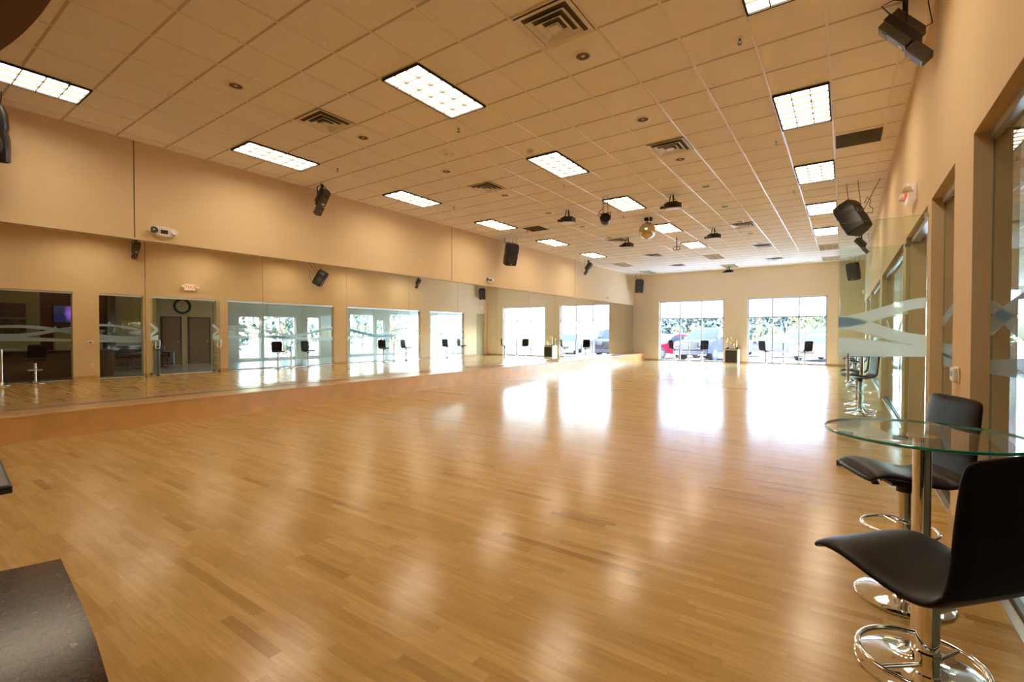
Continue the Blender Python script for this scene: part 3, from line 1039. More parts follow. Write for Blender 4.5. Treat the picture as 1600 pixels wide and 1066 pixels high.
dup(t0, (XR, 12.95, 1.22), 0, 'white thermostat on the pier past the wide glass bay')
t = thing('power_outlet', 'white power outlet low on the pier under the near thermostat', 'outlet', (XR, 4.42, 0.42))
b = MB(); b.rbox(-0.008, 0, -0.035, 0.035, -0.057, 0.057, 0.004, 2); obj('cover_plate', b, M_WHITE, t)
for s in (-1, 1):
    b = MB(); b.rbox(-0.011, -0.006, -0.017, 0.017, s * 0.026 - 0.014, s * 0.026 + 0.014, 0.004, 2); obj('socket', b, M_WHITEM, t)
t = thing('wall_light', 'small white alarm light above the far recessed door', 'alarm light', (XR, 22.85, 2.95))
b = MB(); b.rbox(-0.08, 0, -0.11, 0.11, -0.09, 0.09, 0.015, 2); obj('housing', b, M_WHITE, t)
b = MB(); b.rbox(-0.10, -0.08, -0.05, 0.05, -0.05, 0.05, 0.01, 2); obj('lens', b, M_WHITEM, t)

# ------------------------------------------------------------------ bar stools and tables
def seat_profile():
    """S profile in local X(front -) / Z, returns list of (x, z, halfwidth, thickness)"""
    P = [(-0.232, -0.022), (-0.226, -0.004), (-0.208, 0.010), (-0.178, 0.017), (-0.135, 0.017), (-0.085, 0.008), (-0.03, -0.006), (0.02, -0.016),
         (0.075, -0.022), (0.115, -0.018), (0.150, -0.002), (0.172, 0.03), (0.184, 0.075), (0.190, 0.13), (0.194, 0.19), (0.199, 0.25), (0.206, 0.32), (0.213, 0.37), (0.216, 0.395)]
    return P
def shell_mesh(i0, i1, cap0, cap1):
    P = [Vector((x, 0, z)) for x, z in seat_profile()]
    n = len(P)
    b = MB()
    K = 24
    rings = []
    for i in range(i0, i1 + 1):
        t = (P[min(i + 1, n - 1)] - P[max(i - 1, 0)]).normalized()
        nr = Vector((-t.z, 0, t.x))
        s = i / (n - 1)
        hw = 0.195
        th = 0.017
        if i == 0: hw, th = 0.168, 0.005
        elif i == 1: hw, th = 0.185, 0.012
        elif i == 2: hw, th = 0.192, 0.015
        if i == n - 1: hw, th = 0.176, 0.006
        elif i == n - 2: hw, th = 0.189, 0.013
        elif i > 10: hw = 0.193
        ring = []
        for k in range(K):
            a = 2 * PI * k / K
            ca, sa = math.cos(a), math.sin(a)
            e = 0.42
            u = math.copysign(abs(ca) ** e, ca) * hw
            v = math.copysign(abs(sa) ** 0.75, sa) * th
            ring.append(b.b.verts.new(P[i] + Vector((0, u, 0)) + nr * v))
        rings.append(ring)
    for a, c in zip(rings, rings[1:]):
        for k in range(K):
            b.b.faces.new((a[k], a[(k + 1) % K], c[(k + 1) % K], c[k]))
    if cap0: b.b.faces.new(rings[0][::-1])
    if cap1: b.b.faces.new(rings[-1])
    return b
def stool(label, loc, rz, group):
    t = thing('bar_stool', label, 'bar stool', loc, rz, group)
    SZ = 0.655
    b = shell_mesh(0, 11, True, False)
    bmesh.ops.translate(b.b, verts=b.b.verts, vec=(0, 0, SZ)); so = obj('seat', b, M_LEATHER, t, smooth=True, angle=60)
    b = shell_mesh(11, 18, False, True)
    bmesh.ops.translate(b.b, verts=b.b.verts, vec=(0, 0, SZ)); bo = obj('backrest', b, M_LEATHER, t, smooth=True, angle=60)
    for o in (so, bo):
        md = o.modifiers.new('sub', 'SUBSURF'); md.levels = 1; md.render_levels = 2
    b = MB()
    b.box(-0.09, 0.09, -0.075, 0.075, SZ - 0.055, SZ - 0.043); b.cyl((0, 0, SZ - 0.10), (0, 0, SZ - 0.045), 0.033)
    obj('seat_plate', b, M_BLACK, t)
    b = MB(); b.lathe([(0, 0.03), (0.030, 0.03), (0.030, 0.33), (0.033, 0.332), (0.033, 0.342), (0.0295, 0.345), (0.0295, 0.395), (0.033, 0.398), (0.033, 0.408), (0.0285, 0.412), (0.0285, SZ - 0.05), (0, SZ - 0.05)], 28); obj('gas_lift_column', b, M_CHROME, t, smooth=True, angle=30)
    b = MB()
    b.lathe([(0.0, 0.0), (0.195, 0.0), (0.205, 0.004), (0.205, 0.010), (0.198, 0.014), (0.16, 0.022), (0.11, 0.033), (0.065, 0.050), (0.042, 0.072), (0.036, 0.09), (0, 0.09)], 48)
    obj('base', b, M_CHROME, t, smooth=True, angle=60)
    b = MB()
    b.tube([(-0.02 + 0.155 * math.cos(2 * PI * i / 40), 0.155 * math.sin(2 * PI * i / 40), 0.37) for i in range(40)], 0.009, 10, closed=True)
    b.tube([(-0.02, -0.155, 0.37), (0, -0.03, 0.37)], 0.0065, 8)
    b.tube([(-0.02, 0.155, 0.37), (0, 0.03, 0.37)], 0.0065, 8)
    obj('footrest', b, M_CHROME, t, smooth=True, angle=50)
    b = MB(); b.tube([(0, 0.03, SZ - 0.06), (-0.04, 0.07, SZ - 0.065), (-0.06, 0.10, SZ - 0.075)], 0.005, 8)
    b.rbox(-0.018, 0.018, -0.045, 0.012, -0.009, 0.009, 0.007, 3, Matrix.Translation((-0.075, 0.15, SZ - 0.085)) @ Matrix.Rotation(R(20), 4, 'X'))
    obj('height_lever', b, M_BLACK, t, smooth=True)
    return t
G = 'black leather bar stools'
s0 = stool('black leather bar stool in the foreground, in front of the near glass table', (0.212, 1.87, 0), R(-42), G)
dup(s0, (0.255, 3.12, 0), R(22), 'black leather bar stool behind the near glass table')
def bar_table(label, loc):
    t = thing('bar_table', label, 'bar table', loc, group='round glass bar tables')
    TZ = 0.965
    b = MB()
    b.lathe([(0, TZ - 0.012), (0.325, TZ - 0.012), (0.328, TZ - 0.010), (0.328, TZ - 0.002), (0.326, TZ), (0, TZ)], 72)
    for f in b.b.faces:
        c = f.calc_center_median()
        if math.hypot(c.x, c.y) > 0.32: f.material_index = 1
    obj('glass_top', b, [M_TGLASS, M_TEDGE], t, smooth=True, angle=40)
    b = MB(); b.lathe([(0, TZ - 0.012), (0.05, TZ - 0.013), (0.05, TZ - 0.018), (0.036, TZ - 0.022), (0, TZ - 0.022)], 28); obj('top_flange', b, M_CHROME, t, smooth=True)
    b = MB(); b.lathe([(0.030, 0.04), (0.030, TZ - 0.02)], 32); obj('column', b, M_CHROME, t, smooth=True)
    b = MB(); b.lathe([(0.0, 0.0), (0.205, 0.0), (0.215, 0.004), (0.215, 0.010), (0.208, 0.014), (0.16, 0.022), (0.11, 0.032), (0.065, 0.048), (0.042, 0.068), (0.034, 0.09), (0, 0.09)], 48); obj('base', b, M_CHROME, t, smooth=True, angle=60)
    return t
b0 = bar_table('round clear glass bar table with green edge in the right foreground', (0.258, 2.49, 0))
def group(yA, yT, yB, x, word):
    dup(s0, (x, yA, 0), R(15), 'near stool of the %s' % word)
    dup(b0, (x + 0.03, yT, 0), 0, 'glass bar table of the %s' % word)
    dup(s0, (x - 0.02, yB, 0), R(-10), 'far stool of the %s' % word)
group(9.85, 10.4, 11.1, 0.22, 'bar set past the open glass doors')
group(15.0, 15.65, 16.4, 0.24, 'bar set beside the middle glass bay')
group(19.4, 19.95, 20.6, 0.24, 'bar set farthest along the right wall')
for xs, xt, xe, w_ in ((-6.554, -5.94, -5.315, 'left far window'), (-2.74, -2.10, -1.32, 'right far window')):
    dup(s0, (xs, 22.7, 0), R(228), 'left bar stool in front of the %s' % w_)
    dup(b0, (xt, 22.8, 0), 0, 'round glass bar table in front of the %s' % w_)
    dup(s0, (xe, 22.7, 0), R(-48), 'right bar stool in front of the %s' % w_)

# ------------------------------------------------------------------ granite counter, side table, soffit
t = thing('reception_counter', 'curved dark brown granite counter end in the lower left corner', 'counter', (-0.55, -0.35, 0))
P = [(-1.023, .203), (-.94, .195), (-.815, .183), (-.717, .172), (-.62, .158), (-.45, .12), (-.28, .05), (-.14, -.06), (-.04, -.22), (0.0, -.42), (0.0, -1.1), (-1.35, -1.1), (-1.28, -.5), (-1.12, -.05), (-1.043, .139)]
b = MB(); b.prism([(x + .55, y + .35) for x, y in P], 0.965, 1.0); obj('granite_top', b, M_GRANITE, t)
P2 = [(-1.0, 0.05), (-.7, 0.04), (-.4, -.03), (-.2, -.2), (-.12, -.42), (-.12, -1.0), (-1.22, -1.0), (-1.15, -.5), (-1.06, -.1)]
b = MB(); b.prism([(x + .55, y + .35) for x, y in P2], 0.08, 0.965); obj('cabinet_body', b, M_CHERRY, t)
b = MB(); b.prism([(x * 0.97 + .53, y * 0.97 + .33) for x, y in P2], 0.0, 0.08); obj('toe_kick', b, M_BLACK, t)
t = thing('side_table', 'black edged grey table corner at the far left edge of the photo', 'table', (-3.155, 0.19, 0))
b = MB(); b.rbox(-0.42, 0.39, -0.25, 0.25, 0.715, 0.745, 0.004, 2, Matrix.Rotation(R(-5), 4, 'Z')); obj('edge_band', b, M_BLACK, t)
b = MB(); b.box(-0.41, 0.38, -0.24, 0.24, 0.745, 0.750, Matrix.Rotation(R(-5), 4, 'Z')); obj('table_top', b, M_GREY, t)
b = MB(); b.cyl((-0.12, -0.05, 0.02), (-0.12, -0.05, 0.715), 0.03); b.lathe([(0, 0), (0.2, 0), (0.2, 0.01), (0.05, 0.03), (0, 0.03)], 28, Matrix.Translation((-0.12, -0.05, 0))); obj('pedestal', b, M_BLACK, t)
b = MB()
arc = []
for i in range(41):
    x = -7.6 + (6.9) * i / 40
    arc.append((x, (0.711 - 6) + math.sqrt(36 - (x + 3.63) ** 2)))
b.prism(arc + [(-0.7, YN), (-7.6, YN)], 3.2, ZT)
struct('trim_7', b, M_SOFFIT, 'dark brown curved soffit above the reception corner')

# ------------------------------------------------------------------ lobby behind the glass wall
LX = 6.0
b = MB()
# outer wall with openings (y0,y1,z0,z1)
LW = [(11.1, 12.15, 0.1, 2.2), (12.3, 14.0, 0.1, 2.25), (14.65, 15.4, 0.1, 2.25), (17.35, 19.1, 0.1, 2.5), (19.3, 19.9, 0.1, 2.2), (20.3, 23.2, 0.1, 2.6)]
def wallseg(b, y0, y1, z0=0, z1=3.0): b.box(LX, LX + 0.2, y0, y1, z0, z1)
b = MB(); wallseg(b, YN, 4.26); wallseg(b, 6.34, 10.4); struct('wall_lobby_khaki', b, M_LOBW)
b = MB(); wallseg(b, 4.26, 6.12); struct('wall_lobby_red', b, M_LOBR)
b = MB(); b.box(LX - 0.25, LX + 0.2, 6.12, 6.36, 0, 3.0); struct('wall_lobby_pier', b, M_CHERRY)
b = MB()
yy = 10.4
for y0, y1, z0, z1 in LW:
    wallseg(b, yy, y0); wallseg(b, y0, y1, 0, z0); wallseg(b, y0, y1, z1, 3.0); yy = y1
wallseg(b, yy, YB + 0.2)
struct('wall_lobby_pale', b, M_LOBP)
for k, (y0, y1, z0, z1) in enumerate(LW):
    wn = thing('window_%d' % (8 + k), 'white framed lobby window seen only in the mirrors, number %d from the near end' % (k + 1), None, (LX + 0.1, (y0 + y1) / 2, 0), kind='structure')
    h = (y1 - y0) / 2
    b = MB(); b.box(-0.04, 0.04, -h, -h + 0.06, z0, z1); b.box(-0.04, 0.04, h - 0.06, h, z0, z1); b.box(-0.04, 0.04, -h, h, z1 - 0.06, z1); b.box(-0.04, 0.04, -h, h, z0, z0 + 0.06)
    if h > 0.7: b.box(-0.03, 0.03, -0.025, 0.025, z0, z1)
    obj('window_frame', b, M_WHITEM, wn)
    b = MB(); b.box(-0.004, 0.004, -h + 0.05, h - 0.05, z0 + 0.05, z1 - 0.05); obj('glass_pane', b, M_WGLASS, wn)
b = MB(); b.box(0.83, 1.2, YB, YB + 0.2, 0, 3); b.box(5.6, 6.2, YB, YB + 0.2, 0, 3); b.box(1.2, 5.6, YB, YB + 0.2, 2.6, 3); b.box(1.2, 5.6, YB, YB + 0.2, 0, 0.08)
struct('wall_lobby_end', b, M_LOBP)
wn = thing('window_14', 'wide white framed window at the far end of the lobby', None, (3.4, YB + 0.1, 0), kind='structure')
b = MB(); 
for x in (-2.2, -1.1, 0, 1.1, 2.15): b.box(x, x + 0.05, -0.03, 0.03, 0.08, 2.6)
b.box(-2.2, 2.2, -0.03, 0.03, 2.55, 2.6); b.box(-2.2, 2.2, -0.03, 0.03, 0.08, 0.13); b.box(-2.2, 2.2, -0.03, 0.03, 2.0, 2.05)
obj('window_frame', b, M_WHITEM, wn)
b = MB(); b.box(-2.15, 2.15, -0.003, 0.003, 0.1, 2.58); obj('glass_pane', b, M_WGLASS, wn)
b = MB(); b.box(0.83, 6.2, YN, YB + 0.2, 3.0, 3.15); struct('ceiling_lobby', b, M_CEIL)
b = MB()
for i in range(9): b.box(1.0 + i * 0.61 - 0.01, 1.0 + i * 0.61 + 0.01, YN, YB, 2.992, 3.0)
for i in range(43): b.box(0.83, 6.0, YN + i * 0.61 - 0.01, YN + i * 0.61 + 0.01, 2.994, 3.0)
struct('trim_8', b, M_GRID, 'white grid of the lobby ceiling')
l0 = None
for n_, (x, y) in enumerate(((1.9, 6.3), (3.7, 9.5), (1.9, 12.5), (3.7, 1.5))):
    lab = 'lobby ceiling light, %s beyond the glass wall' % ['above the door area', 'over the back of the lobby', 'farther down the lobby', 'over the reception desk'][n_]
    if l0 is None:
        l0 = troffer('lobby_ceiling_light', M_DIFFL, lab, 'lobby ceiling lights'); l0.location = (x, y, 2.992)
    else:
        dup(l0, (x, y, 2.992), 0, lab)
# paintings
def painting(name, label, y0, y1, z0, z1, cols, seed, sc=4, st=(1, 1, 1)):
    t = thing(name, label, 'painting', (LX, (y0 + y1) / 2, (z0 + z1) / 2), group=None)
    h, v = (y1 - y0) / 2, (z1 - z0) / 2
    m, _, _, _ = art_mat(name + '_art', cols, sc, seed, st)
    b = MB(); b.box(-0.035, -0.002, -h, h, -v, v); obj('canvas', b, m, t)
    return t
painting('abstract_painting', 'upper dark abstract painting of two on the lobby wall', 3.2, 3.9, 1.92, 2.42, [(0.02, 0.01, 0.02), (0.25, 0.05, 0.02), (0.10, 0.08, 0.12), (0.3, 0.22, 0.1)], 1)
painting('abstract_painting', 'lower mottled abstract painting of two on the lobby wall', 3.2, 3.9, 1.25, 1.87, [(0.01, 0.01, 0.01), (0.2, 0.16, 0.06), (0.05, 0.03, 0.03), (0.3, 0.24, 0.1)], 4)
painting('gold_painting', 'gold and olive abstract painting on the lobby wall above the sofa', 6.62, 7.6, 1.47, 2.46, [(0.20, 0.12, 0.02), (0.55, 0.36, 0.08), (0.35, 0.24, 0.06), (0.75, 0.56, 0.16)], 9, 6)
# TV on the red wall
t = thing('television', 'wall television showing a pink and violet glow on the dark red wall', 'television', (LX - 0.02, 5.2, 2.07))
b = MB(); b.rbox(-0.06, 0, -0.62, 0.5, -0.33, 0.33, 0.008, 2); obj('bezel', b, M_BLACK, t)
m = bpy.data.materials.new('tv_picture'); m.use_nodes = True
n = m.node_tree.nodes; l = m.node_tree.links; n.clear()
o_ = n.new('ShaderNodeOutputMaterial'); em = n.new('ShaderNodeEmission'); em.inputs['Strength'].default_value = 0.8
tc = n.new('ShaderNodeTexCoord'); vd = n.new('ShaderNodeVectorMath'); vd.operation = 'DISTANCE'; vd.inputs[1].default_value = (-0.06, 0.1, 0.05)
nz = n.new('ShaderNodeTexNoise'); nz.inputs['Scale'].default_value = 9
ad = n.new('ShaderNodeMath'); ad.operation = 'ADD'; mu = n.new('ShaderNodeMath'); mu.operation = 'MULTIPLY'; mu.inputs[1].default_value = 0.25
rp = n.new('ShaderNodeValToRGB')
e = rp.color_ramp.elements; e[0].position = 0.15; e[0].color = (0.9, 0.5, 0.9, 1); e[1].position = 0.55; e[1].color = (0.01, 0.01, 0.03, 1)
q = e.new(0.28); q.color = (0.55, 0.06, 0.45, 1); q = e.new(0.4); q.color = (0.12, 0.05, 0.3, 1)
l.new(tc.outputs['Object'], vd.inputs[0]); l.new(tc.outputs['Object'], nz.inputs['Vector']); l.new(nz.outputs['Fac'], mu.inputs[0])
l.new(vd.outputs['Value'], ad.inputs[0]); l.new(mu.outputs[0], ad.inputs[1]); l.new(ad.outputs[0], rp.inputs[0]); l.new(rp.outputs[0], em.inputs[0]); l.new(em.outputs[0], o_.inputs[0])
b = MB(); b.box(-0.064, -0.0605, -0.59, 0.47, -0.3, 0.3); obj('screen', b, m, t)
# mantel shelf with candles below the TV
t = thing('mantel_shelf', 'pale stepped mantel shelf under the lobby television', 'shelf', (LX, 5.1, 0))
b = MB(); b.rbox(-0.35, 0, -0.65, 0.9, 1.42, 1.50, 0.01, 2); obj('shelf_board', b, M_LOBP, t)
b = MB(); b.box(-0.27, 0, -0.5, 0.85, 0, 1.42); obj('surround', b, M_LOBW, t)
b = MB(); b.box(-0.28, -0.265, -0.1, 0.5, 0.02, 0.8); obj('firebox', b, M_BLACK, t)
for n_, (y, h) in enumerate(((4.62, 0.12), (4.85, 0.08))):
    b = MB(); b.lathe([(0, 0), (0.03, 0), (0.03, h), (0, h)], 16)
    tag(obj('pillar_candle', b, M_WHITE, loc=(5.8, y, 1.502), smooth=True, angle=40), 'small white pillar candle on the lobby mantel, the %s one' % ('taller' if n_ == 0 else 'shorter'), 'candle', 'candles on the mantel')
# reception desk
t = thing('reception_desk', 'dark cherry reception desk in the lobby seen in the mirrors', 'desk', (2.1, 3.9, 0))
b = MB(); b.rbox(-0.4, 0.4, -1.3, 1.3, 0.0, 0.80, 0.01, 2); obj('desk_body', b, M_CHERRY, t)
b = MB(); b.rbox(-0.46, 0.44, -1.36, 1.36, 0.80, 0.84, 0.008, 2); obj('desk_top', b, M_CHERRY, t)
t = thing('computer_monitor', 'black computer monitor standing on the reception desk', 'monitor', (2.1, 4.55, 0.841), R(-90))
b = MB(); b.rbox(-0.28, 0.28, -0.02, 0.02, 0.1, 0.44, 0.006, 2); obj('screen', b, M_BLACK, t)
b = MB(); b.cyl((0, 0.02, 0.01), (0, 0.02, 0.2), 0.02); b.rbox(-0.12, 0.12, -0.08, 0.1, 0, 0.012, 0.003, 2); obj('stand', b, M_DARK, t)
# sofa and coffee table
t = thing('sofa', 'dark brown leather sofa against the lobby wall below the gold painting', 'sofa', (5.2, 6.95, 0))
b = MB(); b.rbox(-0.45, 0.45, -0.95, 0.95, 0.10, 0.42, 0.05, 3); obj('seat_base', b, M_SOFA, t)
b = MB(); b.rbox(0.18, 0.48, -0.95, 0.95, 0.35, 0.86, 0.06, 3); obj('backrest', b, M_SOFA, t)
for s in (-1, 1):
    b = MB(); b.rbox(-0.45, 0.45, s * 0.95 - 0.11, s * 0.95 + 0.11, 0.08, 0.62, 0.06, 3); obj('armrest', b, M_SOFA, t)
    b = MB(); b.rbox(-0.46, 0.2, s * 0.42 - 0.40, s * 0.42 + 0.40, 0.42, 0.56, 0.05, 3); obj('seat_cushion', b, M_SOFA, t)
t = thing('coffee_table', 'low dark glossy coffee table in front of the lobby sofa', 'table', (4.1, 6.9, 0))
b = MB(); b.rbox(-0.3, 0.3, -0.6, 0.6, 0.40, 0.43, 0.01, 2); obj('table_top', b, mat('gloss_black', (0.03, 0.02, 0.02), 0.05), t)
for sx in (-1, 1):
    for sy in (-1, 1):
        b = MB(); b.box(sx * 0.26 - 0.02, sx * 0.26 + 0.02, sy * 0.55 - 0.02, sy * 0.55 + 0.02, 0, 0.40); obj('leg', b, M_CHERRY, t)
b = MB()
for k in range(4): b.box(-0.1 + 0.01 * k, 0.12 - 0.012 * k, -0.15 + 0.03 * k, 0.14, 0.001 + 0.012 * k, 0.011 + 0.012 * k, Matrix.Rotation(R(14 * k), 4, 'Z'))
tag(obj('magazine_stack', b, M_PAPER, loc=(4.1, 6.85, 0.43)), 'small messy stack of magazines on the lobby coffee table', 'magazines')
# clock, lobby doors
t = thing('wall_clock', 'large round dark rimmed clock high on the lobby wall', 'clock', (LX, 8.75, 2.55))
mm = Matrix.Rotation(-PI / 2, 4, 'Y')
b = MB(); b.lathe([(0.25, 0.0), (0.33, 0.0), (0.34, 0.03), (0.31, 0.055), (0.26, 0.04), (0.25, 0.02)], 40, mm); obj('rim', b, M_BLACK, t, smooth=True)
b = MB(); b.lathe([(0.26, 0.0), (0.26, 0.015), (0, 0.016)], 40, mm); obj('face', b, M_LOBW, t, smooth=True)
b = MB(); b.box(-0.024, -0.018, -0.006, 0.006, -0.02, 0.16); b.box(-0.028, -0.022, -0.008, 0.008, -0.01, 0.11, Matrix.Rotation(R(120), 4, 'X')); obj('hands', b, M_BLACK, t)
for k, (a, c) in enumerate(((8.0, 8.65), (9.02, 9.8))):
    dd = thing('door_%d' % (3 + k), '%s brown wooden door at the back of the lobby' % ('left' if k else 'right'), None, (LX, (a + c) / 2, 0), kind='structure')
    h = (c - a) / 2
    b = MB(); b.box(-0.03, -0.002, -h, h, 0.01, 2.03); obj('door_panel', b, M_DOORW, dd)
    b = MB(); b.box(-0.045, -0.001, -h - 0.06, -h, 0, 2.09); b.box(-0.045, -0.001, h, h + 0.06, 0, 2.09); b.box(-0.045, -0.001, -h, h, 2.03, 2.09); obj('door_frame', b, M_CHERRY, dd)
    b = MB(); b.cyl((-0.03, h - 0.08, 1.0), (-0.08, h - 0.08, 1.0), 0.02); obj('door_handle', b, M_ALU, dd)
t = thing('waste_bin', 'grey tall waste bin in the lobby near the open glass door', 'bin', (3.2, 6.75, 0))
b = MB(); b.rbox(-0.17, 0.17, -0.17, 0.17, 0.0, 0.72, 0.015, 2); obj('body', b, M_GREY, t)
b = MB(); b.rbox(-0.18, 0.18, -0.18, 0.18, 0.72, 0.80, 0.015, 2); obj('lid', b, M_DARK, t)
t = thing('notice_frame', 'small white framed notice on the lobby wall past the doors', 'picture frame', (LX, 10.15, 1.35))
b = MB(); b.box(-0.03, -0.002, -0.16, 0.16, -0.40, 0.40); obj('frame', b, M_WHITEM, t)
b = MB(); b.box(-0.034, -0.031, -0.07, 0.07, -0.28, 0.26); obj('print', b, M_GREY, t)

# ------------------------------------------------------------------ trophy cabinet
t = thing('trophy_cabinet', 'pale wooden cabinet with a dark speaker inside between the far windows', 'cabinet', (-4.15, 23.18, 0))
b = MB()
b.box(-0.29, 0.29, -0.27, 0.27, 0, 0.05); b.box(-0.29, 0.29, -0.27, 0.27, 0.61, 0.66); b.box(-0.29, -0.24, -0.27, 0.27, 0.05, 0.61); b.box(0.24, 0.29, -0.27, 0.27, 0.05, 0.61); b.box(-0.24, 0.24, 0.22, 0.27, 0.05, 0.61)
obj('carcass', b, M_BIRCH, t)
b = MB(); b.box(-0.238, 0.238, -0.24, 0.2, 0.052, 0.6); obj('dark_front', b, M_DARK, t)
b = MB(); b.rbox(-0.31, 0.31, -0.29, 0.29, 0.66, 0.68, 0.004, 2); obj('top_board', b, M_CHERRY, t)
TW = ['tall gold trophy with a winged figure', 'wide silver gold cup trophy', 'small trophy on a white base', 'medium gold column trophy', 'short gold cup', 'slim gold figure trophy', 'small dark based trophy']
TP = [(-0.16, -0.08, 0.52), (-0.02, -0.14, 0.34), (0.10, -0.12, 0.24), (0.02, 0.08, 0.60), (0.2, -0.02, 0.30), (-0.22, 0.12, 0.42), (0.16, 0.16, 0.38)]
TPLACE = ['at the left', 'at the front middle', 'at the front right', 'tallest at the back', 'at the right edge', 'at the back left', 'at the back right']
for k, ((x, y, h), lw) in enumerate(zip(TP, TW)):
    tr = thing('trophy', '%s %s of the cabinet top' % (lw, TPLACE[k]), 'trophy', (-4.15 + x, 23.18 + y, 0.681), group='trophies on the cabinet')
    b = MB(); b.rbox(-0.045, 0.045, -0.045, 0.045, 0, 0.05, 0.004, 2); obj('base', b, M_BLACK if k in (0, 4, 6) else M_MARBLE, tr)
    b = MB(); b.cyl((0, 0, 0.05), (0, 0, h * 0.55), 0.018, 12, 0.012); obj('column', b, M_MARBLE if k % 2 else M_GOLD, tr)
    if k % 2:
        b = MB(); b.lathe([(0, h * 0.55), (0.02, h * 0.56), (0.05, h * 0.7), (0.058, h * 0.9), (0.05, h * 0.9), (0.04, h * 0.72), (0, h * 0.6)], 20)
        for s in (-1, 1): b.tube([(s * 0.05, 0, h * 0.87), (s * 0.085, 0, h * 0.84), (s * 0.08, 0, h * 0.75), (s * 0.045, 0, h * 0.68)], 0.005, 6)
        obj('cup', b, M_GOLD, tr, smooth=True)
    else:
        b = MB(); b.lathe([(0, h * 0.55), (0.022, h * 0.56), (0.012, h * 0.65), (0.022, h * 0.78), (0.018, h * 0.85), (0.008, h * 0.88), (0.014, h * 0.93), (0.01, h * 0.98), (0, h)], 14)
        for s in (-1, 1): b.tube([(0, 0, h * 0.83), (s * 0.035, 0, h * 0.9), (s * 0.05, 0, h * 1.0)], 0.006, 6)
        obj('figure', b, M_GOLD, tr, smooth=True)

# ------------------------------------------------------------------ outdoors
b = MB(); b.box(-80, 80, YB + 0.2, 120, -0.3, -0.12); b.box(6.2, 80, -40, YB + 0.2, -0.3, -0.12)
tag(obj('parking_lot', b, M_ASPH), None, None, kind='structure')
b = MB(); b.box(-30, 20, YB + 0.2, YB + 2.2, -0.12, -0.02); tag(obj('walkway', b, M_KERB), kind='structure')
b = MB(); b.box(-60, 40, 41.0, 41.3, -0.12, 0.05); tag(obj('kerb', b, M_KERB), kind='structure')
M_GRASS = mat('grass', (0.07, 0.10, 0.03), 0.9, var=0.2, vscale=3)
b = MB(); b.box(-90, 60, 41.3, 110, -0.12, 0.0); tag(obj('grass_verge', b, M_GRASS), 'strip of grass behind the parked cars', 'grass', kind='stuff')

cyaw, syaw = math.cos(.6112), math.sin(.6112)
def at(px, d):
    u = (px - 800) / 742
    return (-syaw * d + cyaw * u * d, cyaw * d + syaw * u * d)

